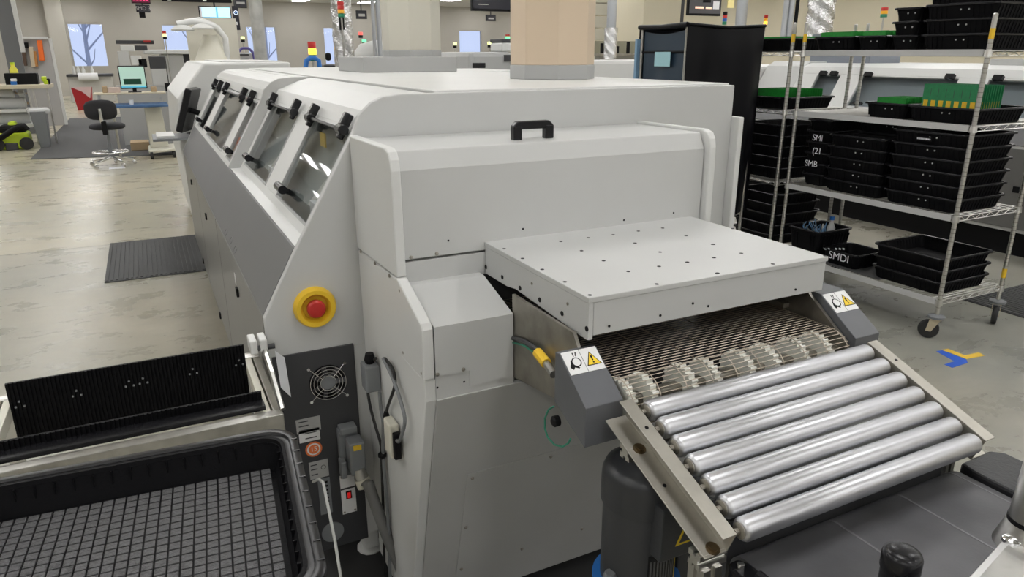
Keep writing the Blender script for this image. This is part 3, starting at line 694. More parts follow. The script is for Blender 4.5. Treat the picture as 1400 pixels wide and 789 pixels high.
# ================================================================== silver arm and black knob, bottom right
AR = thing('support_stand', 'silver cast arm on a round pole with a black domed knob over the belt', 'stand', (1.20, .10, 0))
pc = at(1404, 690, 'z', 1.0)
P0 = Vector((1.155, .485, 0))
MB().lathe([(.032, .955), (.030, 1.02), (.028, 1.24)], P0, n=28).build('pole', ALU, AR, smooth=40)
MB().lathe([(.0335, .948), (.0335, .955)], P0, n=28).build('pole_seam', BLACK, AR)
MB().lathe([(.046, .905), (.040, .925), (.034, .948)], P0, n=28).build('collar', ALU, AR, smooth=40)
arm2d = [(1392, 716), (1374, 728), (1318, 789), (1285, 826), (1340, 900), (1470, 850), (1440, 740)]
MB().prism([tuple(at(a, b, 'z', .925).xy) for a, b in arm2d], 'z', .875, .925).build('cast_arm', mat('cast_alloy', (.70, .70, .69), .3, 1), AR, .014)
MB().lathe([(.014, 0), (.014, .006), (.009, .010)], at(1383, 741, 'z', .922), n=16).build('boss', CHROME, AR, smooth=40)
q = at(1340, 880, 'z', .9)
bx('rear_arm', CHAR, AR, (.66, q.y-.28, .87), (q.x+.05, q.y-.20, .91), .01); bx('link_arm', CHAR, AR, (q.x-.04, q.y-.25, .872), (q.x+.05, q.y+.06, .908), .01)
bx('column', CHAR, AR, (.64, q.y-.28, 0), (.72, q.y-.20, .91), .01)
bx('foot_plate', CHAR, AR, (.52, q.y-.45, 0), (.77, q.y-.1, .02), .005)
kc = at(1232, 769, 'z', .92)
MB().lathe([(.0265, .815), (.0265, .905), (.0285, .910), (.0285, .932), (.0262, .938), (.021, .942), (.012, .9445)], (kc.x, kc.y, 0), n=28).build('knob', BLACKG, AR, smooth=35)
MB().tube([(kc.x, kc.y, .83), (kc.x-.005, kc.y-.10, .83), (q.x-.02, q.y-.1, .88)], .012, 8).build('knob_rod', CHAR, AR)

# ================================================================== black tray with gridded mat, bottom left
TA = math.radians(-4.5)
TR = thing('storage_tray', 'large black plastic tray with a rounded rim and a gridded mat inside', 'tray', (0, 0, 0))
W_, Dp, ZR, ZF = .66, .56, .858, .795
cr = Vector((.200, 1.505, 0)); ex = Vector((math.cos(TA), math.sin(TA), 0)); ey = Vector((-math.sin(TA), math.cos(TA), 0))
TR.location = cr-ex*W_/2-ey*Dp/2+Vector((0, 0, .745)); TR.rotation_euler = (0, 0, TA)
def rr(w, d, r, n=6):
    out = []
    for cx, cy, a0 in ((w/2-r, d/2-r, 0), (-w/2+r, d/2-r, 90), (-w/2+r, -d/2+r, 180), (w/2-r, -d/2+r, 270)):
        for k in range(n+1): a = math.radians(a0+90*k/n); out.append((cx+r*math.cos(a), cy+r*math.sin(a)))
    return out
def shell(rings):
    mb = MB(); n = len(rings[0][0]); vs = []
    for pts, z in rings: vs += [(x, y, z) for x, y in pts]
    fs = []
    for i in range(len(rings)-1):
        for k in range(n): fs.append((i*n+k, i*n+(k+1) % n, (i+1)*n+(k+1) % n, (i+1)*n+k))
    fs.append(tuple(range(n))); fs.append(tuple((len(rings)-1)*n+k for k in range(n)))
    return mb.add(vs, fs)
def local(mb, name, m, parent, bevel=0, smooth=None):
    o = bpy.data.objects.new(name, mb.mesh(name, m, smooth=smooth)); COL.objects.link(o); o.parent = parent
    if bevel:
        bv = o.modifiers.new('bevel', 'BEVEL'); bv.width = bevel; bv.segments = 2; bv.limit_method = 'ANGLE'
    return o
zr = ZR-.745; zf = ZF-.745
local(shell([(rr(W_-.10, Dp-.10, .04), 0), (rr(W_-.075, Dp-.075, .045), zr-.012), (rr(W_-.055, Dp-.055, .05), zr-.004), (rr(W_-.07, Dp-.07, .045), zr-.004), (rr(W_-.105, Dp-.105, .035), zf-.006)]), 'tray_body', BLACKS, TR, smooth=40)
local(shell([(rr(W_-.070, Dp-.070, .045), zr-.014), (rr(W_, Dp, .065), zr-.014), (rr(W_, Dp, .065), zr-.004), (rr(W_-.012, Dp-.012, .06), zr), (rr(W_-.032, Dp-.032, .055), zr-.001), (rr(W_-.036, Dp-.036, .055), zr-.006), (rr(W_-.058, Dp-.058, .05), zr-.006), (rr(W_-.066, Dp-.066, .047), zr-.004)]), 'tray_rim', mat('tray_rim_black', (.012, .012, .013), .30, spec=.4), TR, smooth=40)
# the ring above leaves the inside open
def openring(o):
    import bmesh
    bm = bmesh.new(); bm.from_mesh(o.data); fs = [f for f in bm.faces if len(f.verts) > 10]
    fs.sort(key=lambda f: f.calc_center_median().z); 
    return bm, fs
for nm in ('tray_rim',):
    o = bpy.data.objects[nm]; bm, fs = openring(o)
    import bmesh
    bmesh.ops.delete(bm, geom=fs, context='FACES'); bm.to_mesh(o.data); bm.free()
rv = MB().box((-.0014, -.0035, -.5), (.0014, .0035, .5)).mesh('wall_rib', BLACKS)
def rib(x, y, r):
    o = bpy.data.objects.new('wall_rib', rv); COL.objects.link(o); o.parent = TR; o.location = (x, y, (zr+zf)/2-.006); o.rotation_euler = (0, 0, r); o.scale = (1, 1, zr-zf-.014)
for k in range(17):
    for sy in (1, -1): rib(-W_/2+.06+k*(W_-.12)/16, sy*(Dp/2-.041), 0)
for k in range(15):
    for sx in (1, -1): rib(sx*(W_/2-.041), -Dp/2+.06+k*(Dp-.12)/14, math.pi/2)
for k in range(9):
    y = -Dp/2+.07+k*(Dp-.14)/8
    local(MB().obox((W_/2-.007, y, zr-.001), (1, 0, 0), (0, 1, 0), (0, 0, 1), .012, .003, .003), 'rim_tab', BLACKG, TR)
PIT = .0215; nx = 25; ny = 20
PADM = mat('mat_pad', (.115, .115, .12), .36, var=.45, vscale=150, bump=.6, bscale=400)
local(MB().box((-nx*PIT/2, -ny*PIT/2, zf-.008), (nx*PIT/2, ny*PIT/2, zf-.0035)), 'mat_base', BLACK, TR)
pad = MB().box((-.0089, -.0089, -.004), (.0089, .0089, 0)).mesh('mat_pad', PADM)
cells = [(-nx*PIT/2+(i+.5)*PIT, -ny*PIT/2+(j+.5)*PIT) for i in range(nx) for j in range(ny)]
def vis(c):
    p = TR.location+ex*c[0]+ey*c[1]; q = p-CAM; w2 = q.dot(_f); X = 700+FPX*q.dot(_r)/w2; Y = 394.5-FPX*q.dot(_u)/w2
    return (0 if (-10 < X < 1400 and Y < 800) else 1, w2)
cells.sort(key=vis); rest = MB()
for i, c in enumerate(cells):
    if i < 300:
        o = bpy.data.objects.new('mat_pad', pad); COL.objects.link(o); o.parent = TR; o.location = (c[0], c[1], zf)
    else: rest.box((c[0]-.0089, c[1]-.0089, zf-.004), (c[0]+.0089, c[1]+.0089, zf))
local(rest, 'mat_pads', PADM, TR)['kind'] = 'stuff'
# cart under the tray
CT = thing('tray_cart', 'plain black cart carrying the gridded tray', 'cart', (-.13, 1.25, 0))
bx('cart_top', CHAR, CT, (-.42, 1.02, .72), (.13, 1.46, .745), .003)
for x in (-.40, .10):
    for y in (1.05, 1.43): bx('leg', CHAR, CT, (x-.015, y-.015, 0), (x+.015, y+.015, .72))
# white bent hook rod beside the tray
hk = [(428, 659), (436, 655), (442, 660), (444, 670), (450, 700), (458, 740), (466, 790), (474, 840)]
tag(MB().tube([at(a, b, 'x', .30) for a, b in hk], .0042, 8).build('hook_rod', WHITEP, None, smooth=60), 'thin white bent rod standing between the gridded tray and the fan panel', 'rod')

# ================================================================== aluminium board rack frame with black comb plates
FR = thing('board_rack', 'low aluminium frame holding two black grooved comb plates beside the oven', 'rack', (-.13, 2.0, 0))
ZT = .75; xl, xr = -.485, .212
fb = MB().box((xl, 1.765, ZT-.06), (xr, 1.80, ZT+.005)); fb.build('front_bar', STEEL, FR, .002)
bx('front_lip', STEEL, FR, (xl, 1.755, ZT-.062), (xr, 1.765, ZT-.052))
bx('rear_bar', ALUW, FR, (xl, 2.215, ZT-.04), (xr, 2.245, ZT), .002)
for s, x in ((-1, xl), (1, xr)):
    for q, m in ((.012, ALUW), (.037, IVORY)):
        xx = x-s*q; bx('side_bar', m, FR, (xx-.010, 1.80, ZT-.035), (xx+.010, 2.215, ZT+.004), .002)
    bx('side_web', STEEL, FR, (min(x-s*.028, x-s*.021), 1.80, ZT-.035), (max(x-s*.028, x-s*.021), 2.215, ZT-.02))
    bx('corner_block', ALU, FR, (min(x, x-s*.06), 2.185, ZT-.03), (max(x, x-s*.06), 2.214, ZT+.008), .003)
    for y in (1.79, 2.23): bx('leg', ALU, FR, (min(x, x-s*.035), y-.018, 0), (max(x, x-s*.035), y+.012, ZT-.05))
def comb(y, z0, z1, x0, x1, label):
    cp_ = thing('comb_plate', label, 'comb plate', ((x0+x1)/2, y, z0))
    mb = MB(); n = 62; poly = []
    for k in range(n): 
        a = x0+(x1-x0)*k/n; b = x0+(x1-x0)*(k+1)/n; m_ = a+(b-a)*.62
        poly += [(a, y-.004), (m_, y-.004), (m_, y), (b, y)]
    poly += [(x1, y+.006), (x0, y+.006)]
    mb.prism(poly, 'z', z0, z1); mb.build('plate', BLACKS, cp_)
    return cp_
yk = 2.15
tl = at(11, 526, 'y', yk); tr = at(332, 470, 'y', yk)
cpl = comb(yk, ZT-.13, (tl.z+tr.z)/2, xl+.0465, xr-.0465, 'taller black grooved comb plate standing in the aluminium frame')
for px, py in ((27, 553), (105, 538), (177, 525), (196, 521), (264, 508), (327, 496)):
    p = at(px, py, 'y', yk-.006); t = MB()
    for dx, dz in ((0, .009), (-.010, -.006), (.010, -.006)): t.lathe([(.003, 0), (.003, .003)], p+Vector((dx, 0, dz)), (0, -1, 0), 8)
    t.build('rivet', GREYB, cpl)
ty = 1.86; sr = at(357, 535, 'y', ty)
sp = comb(ty, ZT+.003, sr.z, -.48, sr.x, 'shorter black grooved comb plate along the front of the aluminium frame')
bx('edge_strip', BLACKG, sp, (-.48, ty-.050, ZT+.003), (sr.x+.002, ty-.003, ZT+.016), .002)
cl = thing('swing_clamp', 'small white metal clamp arm on the corner of the aluminium frame', 'clamp', (.215, 1.86, ZT-.1))
pa = at(358, 462, 'x', .205); pz = at(386, 560, 'x', .212)
MB().tube([pa+Vector((0, 0, -.02)), at(372, 510, 'x', .208), pz], .008, 6).build('arm', ALU, cl)
for dx in (-.037, -.010): MB().box((pa.x+dx, pa.y-.03, pa.z-.035), (pa.x+dx+.02, pa.y+.035, pa.z+.005)).build('jaw', WHITEP, cl, .004)
MB().lathe([(.008, 0), (.008, .05)], pa+Vector((-.02, -.02, -.022)), (1, 0, 0), 10).build('pivot', CHAR, cl)
cc = [at(a, b, 'y', 2.0) for a, b in ((376, 480), (389, 489), (398, 543), (384, 530))]
pm = MB().add(cc+[c+Vector((0, .002, 0)) for c in cc], [(0, 1, 2, 3), (7, 6, 5, 4), (0, 4, 5, 1), (1, 5, 6, 2), (2, 6, 7, 3), (3, 7, 4, 0)])
tag(pm.build('paper_card', PAPER), 'white paper card hanging next to the oven fan', 'card')

# ================================================================== floor mats and tape
def ribmat(x0, x1, y0, y1, label, along='y', n=24):
    t = thing('floor_mat', label, 'mat', ((x0+x1)/2, (y0+y1)/2, 0))
    bx('mat_sheet', MATG, t, (x0, y0, 0), (x1, y1, .008), .002)
    for k in range(n):
        if along == 'y': a = x0+(x1-x0)*(k+.2)/n; bx('rib', MATG, t, (a, y0+.02, .008), (a+(x1-x0)/n*.55, y1-.02, .013))
        else: a = y0+(y1-y0)*(k+.2)/n; bx('rib', MATG, t, (x0+.02, a, .008), (x1-.02, a+(y1-y0)/n*.55, .013))
    return t
ribmat(-.462, .36, 6.0, 7.32, 'ribbed grey floor mat lying beside the oven doors')
ribmat(4.95, 6.2, 1.2, 2.83, 'ribbed dark floor mat behind the wire rack', 'y', 30)
tag(MB().box((.22, .95, 0), (1.9, 2.3, .006)).build('floor_mat', RUBBER), 'black sheet added to darken the floor under the oven outlet like shadow', 'mat')  # added sheet, its black stands in for shadow below the outlet
tag(MB().prism([(-1.86, 23.1), (-1.815, 14.2), (.5, 13.7), (.6, 23.1)], 'z', 0, .01).build('floor_mat', MATG), 'large plain grey floor mat under the black stool', 'mat')
tp = [[(1281, 482), (1290, 477.5), (1330, 490), (1322, 494)], [(1299, 502), (1322, 492), (1334, 496), (1310, 503)]]
def tape(px, m, lab):
    pts = [at(a, b, 'z', 0) for a, b in px]; tag(MB().prism([(p.x, p.y) for p in pts], 'z', 0, .0012).build('floor_tape', m), lab, 'tape')
tape([(1280, 480.5), (1288, 479), (1321, 491.5), (1323, 496), (1302, 503), (1291, 498.5), (1305, 494)], TAPEB, 'blue tape marker stuck on the concrete floor')
tape([(1288, 478.5), (1296, 477), (1319, 486), (1338, 482), (1346, 486.5), (1321.5, 491)], TAPEY, 'yellow tape marker stuck on the concrete floor')

# ================================================================== wire racks
def caster(parent, x, y, rot, h=.15):
    a = Vector((math.cos(rot), math.sin(rot), 0)); s = Vector((-a.y, a.x, 0)); c = Vector((x, y, .058))+a*.03
    wh = MB().lathe([(.030, -.017), (.054, -.014), (.058, -.008), (.058, .008), (.054, .014), (.030, .017)], c, s, 20).build('caster_wheel', RUBBER, parent, smooth=40)
    f = MB()
    for k in (-1, 1): f.add([c+s*k*.021+a*p[0]+Vector((0, 0, p[1])) for p in ((-.015, -.01), (.015, -.01), (.0, .075), (-.06, .075))]+[c+s*k*.024+a*p[0]+Vector((0, 0, p[1])) for p in ((-.015, -.01), (.015, -.01), (.0, .075), (-.06, .075))],
                            [(0, 1, 2, 3), (7, 6, 5, 4), (0, 4, 5, 1), (1, 5, 6, 2), (2, 6, 7, 3), (3, 7, 4, 0)])
    f.obox(c-a*.03+Vector((0, 0, .072)), a, s, (0, 0, 1), .065, .05, .006); f.build('caster_fork', mat('cream_fork', (.55, .48, .34), .5), parent)
    MB().lathe([(.02, .128), (.046, .132), (.048, .146), (.033, .152), (.018, .156)], (x, y, 0), n=20).build('bumper', GREYB, parent, smooth=40)
def rack(x0, x1, y0, y1, zs, label, strip, group=None):
    t = thing('wire_rack', label, 'rack', ((x0+x1)/2, (y0+y1)/2, 0))
    for x in (x0, x1):
        for y in (y0, y1):
            p = MB().lathe([(.0127, .15), (.0127, 1.845), (.008, 1.85)], (x, y, 0), n=12).build('post', ALU, t, smooth=40)
            g = MB()
            for k in range(62): g.lathe([(.0131, -.0015), (.0131, .0015)], (x, y, .2+k*.0254), n=12)
            g.build('post_grooves', STEELD, p)['kind'] = 'stuff'
            if x == x0: MB().lathe([(.0134, 1.72), (.0134, 1.775)], (x, y, 0), n=12).build('yellow_band', YELLOW, p)
            else: MB().lathe([(.0134, .30), (.0134, .36)], (x, y, 0), n=12).build('yellow_band', YELLOW, p)
            caster(t, x, y, {(x0, y0): 2.11, (x1, y0): 3.63}.get((x, y), 0 if x > x0 else math.pi))
    for z in zs:
        sh = MB()
        for (a, b) in (((x0, y0), (x1, y0)), ((x0, y1), (x1, y1)), ((x0, y0), (x0, y1)), ((x1, y0), (x1, y1))):
            for dz in (-.001, -.028): sh.tube([(*a, z+dz), (*b, z+dz)], .0032, 5)
            A = Vector((*a, 0)); B = Vector((*b, 0)); n = int((B-A).length/.045); pts = []
            for k in range(n+1): q = A+(B-A)*k/n; pts.append((q.x, q.y, z-(.003 if k % 2 else .027)))
            sh.tube(pts, .0026, 4)
        for (x, y) in ((x0, y0), (x0, y1), (x1, y0), (x1, y1)): sh.lathe([(.021, z-.032), (.017, z+.004)], (x, y, 0), n=12)
        s = sh.build('shelf', ALU, t)
        wd = MB(); n = int((y1-y0)/.026)
        for k in range(1, n): y = y0+(y1-y0)*k/n; wd.tube([(x0, y, z), (x1, y, z)], .0018, 4)
        for k in (1, 2): x = x0+(x1-x0)*k/3; wd.tube([(x, y0, z-.004), (x, y1, z-.004)], .003, 4)
        wd.build('wire_deck', ALU, s)
        if strip: MB().box((x0-.012, y0+.02, z-.030), (x0-.006, y1-.02, z+.006)).build('label_strip', mat('strip_grey', (.55, .55, .55), .35), s)
    return t
RX0, RX1 = 4.09, 4.70
ZS = [.243, .752, 1.262, 1.662]
rack(RX0, RX1, 2.463, 3.712, ZS, 'chrome wire rack on casters with flat label strips along its shelves', True)
rack(RX0, RX1, 3.815, 5.06, ZS, 'chrome wire rack without label strips, standing next to the black curtain', False)
bx_ = None
o = MB().box((RX0+.025, 2.9, .2447), (RX1-.025, 3.685, .249)).build('shelf_liner', MATG); tag(o, 'grey liner sheet on the bottom shelf of the strip labelled rack', 'liner')

TOTES = {}
def tote(dx, dy, h, rivets=True):
    """open stackable box with outer ribs and a folded rim, origin at its base"""
    key = (dx, dy, h, rivets)
    if key not in TOTES:
        r = .03; t = .02
        body = shell([(rr(dx-.06, dy-.06, r), 0), (rr(dx-.022, dy-.022, r), h-.008), (rr(dx-.034, dy-.034, r), h-.008), (rr(dx-.07, dy-.07, r), .005)])
        for k in range(int(dy/.03)-2):
            y = -dy/2+.05+k*.03
            for s in (-1, 1):
                if abs(y) > .05: body.obox((s*(dx/2-.022), y, h*.48), (1, 0, 0), (0, 1, 0), (s*.2, 0, 1), .012, .009, h*.72)
        for k in range(int(dx/.03)-2):
            x = -dx/2+.05+k*.03
            for s in (-1, 1): body.obox((x, s*(dy/2-.022), h*.48), (1, 0, 0), (0, 1, 0), (0, s*.2, 1), .009, .012, h*.72)
        rim = shell([(rr(dx-.03, dy-.03, r), h-.010), (rr(dx, dy, r+.005), h-.012), (rr(dx, dy, r+.005), h-.003), (rr(dx-.008, dy-.008, r), h), (rr(dx-.03, dy-.03, r), h-.002)])
        rim.f = [f for f in rim.f if len(f) < 10]
        riv = MB()
        me_r = None
        if rivets: me_r = [MB().lathe([(.0045, 0), (.0045, .003)], (-(dx/2-.012), y, h*.62), (-1, 0, 0), 8).mesh('rivet', mat('rivet_grey', (.5, .5, .5), .4)) for y in (-.01, -.055)]
        TOTES[key] = (body.mesh('body', BLACKS), rim.mesh('rim', BLACKG, smooth=40), me_r)
    return TOTES[key]
def put_tote(x, y, z, dx, dy, h, label, group=None, rivets=True, rot=0):
    b, r, v = tote(dx, dy, h, rivets)
    t = thing('stacking_tote', label, 'tote', (x, y, z), group); t.rotation_euler = (0, 0, rot)
    for nm, me in (('body', b), ('rim', r))+tuple(('rivet', m_) for m_ in (v or ())):
        o = bpy.data.objects.new(nm, me); COL.objects.link(o); o.parent = t
    return t
ORD = ['bottom', 'second', 'third', 'fourth', 'fifth', 'sixth']
def stack(n, x0, x1, y0, y1, z, pitch, h, where, rivets=True, turn=True):
    out = []
    for k in range(n):
        lab = 'topmost black tote of the %s' % where if k == n-1 else ('bottom black tote of the %s' % where if k == 0 else '%s black tote up in the %s' % (ORD[k], where))
        j = .004 if turn else 0
        out.append(put_tote((x0+x1)/2+random.uniform(-j, j), (y0+y1)/2+random.uniform(-j, j), z+k*pitch, x1-x0, y1-y0, h, lab, where, rivets, random.uniform(-.012, .012) if turn else 0))
    return out
G = .002
stack(3, 4.13, 4.63, 2.50, 2.99, ZS[0]+.006, .072, .084, 'three-high stack on the bottom shelf', False)
s6 = stack(6, 4.12, 4.62, 2.50, 2.985, ZS[1]+G, .074, .084, 'six-high stack beside the tall post', turn=False)
stack(5, 4.125, 4.36, 3.005, 3.455, ZS[1]+G, .074, .084, 'five-high stack')
stack(6, 4.385, 4.63, 3.01, 3.455, ZS[1]+G, .076, .084, 'six-high stack behind the five-high stack')
sc = stack(6, 4.17, 4.62, 3.475, 3.69, ZS[1]+G, .075, .084, 'chalk-marked stack', False, False)
FY = (0, -1, 0)
for s_, (px, py), k in (('SMI', (1117, 189), 4), ('(21', (1116, 207), 3), ('SMB', (1108, 224), 2)):
    p = at(px, py, 'x', 4.160); text('chalk_lettering', s_, .060, (4.166, min(p.y, 3.60), p.z), FY, UZ, CHALK, sc[k])
c_ = at(1263, 190, 'x', 4.118); tl_ = bx('tote_label', BLACK, s6[-1], (4.117, c_.y-.05, c_.z-.012), (4.121, c_.y+.05, c_.z+.012))
for k in range(11): bx('print_mark', CHALK, tl_, (4.1162, c_.y-.042+k*.0078, c_.z-.004), (4.117, c_.y-.037+k*.0078, c_.z+.005))
sm = put_tote(4.28, 3.24, ZS[0]+.006, .30, .30, .105, 'low open black tote marked SMDI in white letters', None, False)
p = at(1147, 351, 'x', 4.135); text('chalk_lettering', 'SMDI', .075, (4.133, p.y, p.z-.004), FY, UZ, CHALK, sm)
for q in (1128, 1133, 1143, 1148, 1153):
    p = at(q, 340, 'x', 4.131); bx('chalk_stroke', CHALK, sm, (4.130, p.y-.010, p.z-.007), (4.1315, p.y+.006, p.z+.004))
put_tote(4.30, 3.555, ZS[0]+.006, .36, .29, .20, 'deep black tote holding a pile of wires and a bottle', None, False)
pile = thing('wire_bundle', 'tangle of pale blue and grey wires heaped in the deep tote', 'wires', (4.30, 3.55, ZS[0]+.011))
rw = random.Random(3); BX, BY, BZ0 = 4.34, 3.495, ZS[0]+.011
def inside(p):
    p.x = min(max(p.x, 4.185), 4.415); p.y = min(max(p.y, 3.475), 3.635); p.z = min(max(p.z, BZ0+.006), .40+.09*((p.x*97+p.y*53) % 1))
    d = Vector((p.x-BX, p.y-BY, 0))
    if d.length < .062: d = d if d.length > .005 else Vector((-1, 1, 0)); d.normalize(); p.x = BX+d.x*.062; p.y = BY+d.y*.062
    p.x = min(max(p.x, 4.185), 4.415); p.y = max(min(p.y, 3.635), 3.475)
    return p
for k in range(26):
    sd = k % 2
    pts = [inside(Vector((4.19+rw.random()*(.09 if sd else .20), (3.48 if sd else 3.575)+rw.random()*(.15 if sd else .06), BZ0+.006+rw.random()*.15)))]
    for q in range(5):
        st_ = Vector((rw.uniform(-.04, .04), rw.uniform(-.04, .04), rw.uniform(-.02, .07))); pts.append(inside(pts[-1]+st_))
    MB().tube(pts, .004, 5).build('wire', mat('wire_blue', (.12, .25, .42), .5) if k % 3 else ALU, pile)
bt = thing('small_bottle', 'small clear bottle with a blue cap among the wires', 'bottle', (BX, BY, BZ0))
MB().lathe([(.028, 0), (.029, .02), (.029, .19), (.012, .235), (.012, .252)], (BX, BY, BZ0), n=14).build('bottle_body', FILM, bt, smooth=40)
MB().lathe([(.016, .248), (.016, .274)], (BX, BY, BZ0), n=12).build('cap', BLUE, bt)
# second shelf: totes with green boards
put_tote(4.37, 3.07, ZS[2]+G, .48, .30, .092, 'shallow black tote of green boards on the upper shelf')
put_tote(4.37, 2.695, ZS[2]+G, .50, .44, .090, 'shallow black tote holding upright green boards with yellow pads')
def board(x, y0, y1, z0, z1, label, group, pads=0, rake=0):
    b = thing('circuit_board', label, 'circuit board', (x, (y0+y1)/2, z0), group)
    bx('panel', GREEN2 if pads else GREEN, b, (x-.0012, y0, z0), (x+.0012, y1, z1))
    for k in range(pads):
        c = y0+(y1-y0)*(k+.5)/pads
        bx('edge_pad', YELLOW, b, (x-.0018, c-.014, z0+(z1-z0)*.24), (x-.0012, c+.014, z0+(z1-z0)*.50))
        if k: q = y0+(y1-y0)*k/pads; bx('slot', CHAR, b, (x-.0017, q-.0012, z0+(z1-z0)*.6), (x-.0012, q+.0012, z0+(z1-z0)*.86))
    return b
for k in range(11):
    board(4.19+k*.0225, 2.53, 2.86, ZS[2]+.03, 1.476, 'front upright green board with a row of yellow pads' if k == 0 else 'upright green board standing behind the front one with yellow pads', 'green boards with yellow pads', 7)
for k in range(9): board(4.20+k*.03, 2.97, 3.17, ZS[2]+.012, 1.385, 'small green board standing in the shallow upper tote', 'small green boards')
# top shelf
for i, (y0, y1, nb) in enumerate(((3.36, 3.68, 12), (3.13, 3.345, 8))):
    put_tote(4.37, (y0+y1)/2, ZS[3]+G, .50, y1-y0, .090, ['black tote of green boards at the end of the top shelf', 'black tote of green boards beside the tall top shelf stack'][i], None)
    for k in range(nb+3): board(4.17+k*.028, y0+.03, y1-.03, ZS[3]+.02, 1.782+.003*(k % 2), 'bright green board standing in a tote on the top shelf', 'green boards on the top shelf')
stack(3, 4.125, 4.40, 2.925, 3.11, ZS[3]+G, .078, .088, 'small stack on the top shelf')
stack(5, 4.12, 4.64, 2.48, 2.905, ZS[3]+G, .080, .090, 'tall stack on the top shelf')
# second rack
put_tote(4.37, 4.05, ZS[3]+G, .48, .38, .088, 'black tote of green boards on top of the rack by the curtain', None, False)
for k in range(12): board(4.19+k*.03, 3.9, 4.2, ZS[3]+.02, 1.765, 'bright green board in the tote on top of the rack by the curtain', 'green boards on the rack by the curtain')
put_tote(4.37, 4.03, ZS[2]+G, .50, .40, .085, 'shallow black tote of green boards next to the curtain', None, False)
for k in range(14): board(4.17+k*.026, 3.87, 4.2, ZS[2]+.02, 1.40, 'bright green board in the shallow tote next to the curtain', 'green boards next to the curtain')
stack(5, 4.13, 4.63, 3.84, 4.28, ZS[1]+G, .078, .086, 'curtain-side stack on the middle shelf', False)
stack(5, 4.13, 4.63, 3.84, 4.28, ZS[0]+G, .078, .086, 'curtain-side stack on the bottom shelf', False)

# ================================================================== black curtain booth
BT = thing('curtain_booth', 'narrow steel frame draped in black cloth with one open side', 'booth', (3.65, 4.27, 0))
bx0, bx1, by0, by1, bz = 3.307, 3.975, 4.0, 4.52, 1.83
for x in (bx0+.012, bx1-.012):
    for y in (by0+.012, by1-.012): MB().lathe([(.0125, 0), (.0125, bz-.01)], (x, y, 0), n=10).build('pole', STEEL, BT, smooth=40)
MB().box((bx0+.01, by0+.01, bz-.02), (bx1-.01, by1-.01, bz-.012)).build('top_plate', CLOTH, BT)
def drape(P, Q, z1, z0, name, amp, n, m=CLOTH, sag=.02):
    P = Vector(P); Q = Vector(Q); d = Q-P; nn = Vector((d.y, -d.x, 0)).normalized(); rows = []
    for j in range(22):
        v = j/21; row = []
        for i in range(41):
            u = i/40
            z = z1-(z1-z0)*v - sag*math.sin(math.pi*u)*(1-v)
            o = amp*(math.sin(u*n*6.28+v*1.5)*v*.6+.8*math.sin(math.pi*u)*math.sin(v*2.6)*.5-.5*math.sin(6.28*u)*math.exp(-((v-.35)/.2)**2))
            row.append(P+d*u+nn*o+Vector((0, 0, z)))
        rows.append(row)
    mb = MB().quadsheet(rows); mb.quadsheet([[p-nn*.004 for p in r] for r in rows])
    return mb.build(name, m, BT, smooth=60)
drape((bx0-.005, by0-.015, 0), (bx1+.012, by0-.015, 0), bz+.012, .50, 'front_curtain', .045, 2.6)
drape((bx1+.012, by0-.01, 0), (bx1+.012, by1, 0), bz+.01, .50, 'side_curtain', .012, 2)
drape((bx1, by1+.01, 0), (bx0, by1+.01, 0), bz+.01, .40, 'rear_curtain', .015, 3)
rollp = [(bx0-.008, by0-.018, bz+.006), ((bx0+bx1)/2, by0-.02, bz-.012), (bx1+.012, by0-.018, bz+.004)]
MB().tube(rollp, .011, 8).build('cloth_hem', CLOTH, BT, smooth=60)
MB().tube([(bx0-.008, by0-.01, bz+.004), (bx0-.012, (by0+by1)/2, bz-.006), (bx0-.008, by1, bz)], .017, 8).build('cloth_hem', CLOTH, BT, smooth=60)
drape((bx0+.02, by1-.03, 0), (bx0+.02, by0+.04, 0), bz-.03, .5, 'inner_film', .014, 2.2, CLOTHB)
MB().tube([(bx0+.012, by0, 1.66), (bx0+.012, by1, 1.66)], .008, 8).build('cross_tube', BLACK, BT)
MB().box((bx0-.02, by1+.004, .5), (bx0+.02, by1+.03, 1.75)).build('blue_edge', mat('pale_blue_film', (.22, .38, .55), .5), BT)
a = at(896, 71, 'x', bx0-.004); b = at(916, 91, 'x', bx0-.004)
tag(MB().box((bx0-.008, min(a.y, b.y), b.z), (bx0-.0055, max(a.y, b.y), a.z)).build('paper_note', NOTE), 'pale blue paper note hung in the open side of the curtain booth', 'note')

# ================================================================== exhaust ducts standing on the oven roof
def octa(cx, cy, r, z0, z1, n=8, rot=math.pi/8): return MB().prism([(cx+r*math.cos(rot+2*math.pi*k/n), cy+r*math.sin(rot+2*math.pi*k/n)) for k in range(n)], 'z', z0, z1)
ZR_ = 1.547
d2 = thing('exhaust_duct', 'broad tan exhaust duct with a grey foot rising from the oven roof', 'duct', (1.612, 2.83, ZR_))
octa(1.612, 2.83, .186, ZR_, ZR_+.058).build('duct_foot', PAINT2, d2, .003)
octa(1.612, 2.83, .183, ZR_+.058, CEIL).build('duct_shaft', CREAM, d2, .003)
d1 = thing('exhaust_duct', 'pale cream exhaust duct on a wide grey box, further along the oven roof', 'duct', (1.62, 4.5, ZR_))
a = at(497, 97, 'y', 4.25); b = at(625, 97, 'y', 4.25)
bx('duct_box', PAINT2, d1, (a.x, 4.25, ZR_), (b.x, 4.85, ZR_+.088), .004)
c = at(565, 80, 'y', 4.5)
octa(c.x, 4.52, .185, ZR_+.088, ZR_+.125).build('duct_foot', PAINT2, d1, .003); octa(c.x, 4.52, .183, ZR_+.125, CEIL).build('duct_shaft', CREAM2, d1, .003)

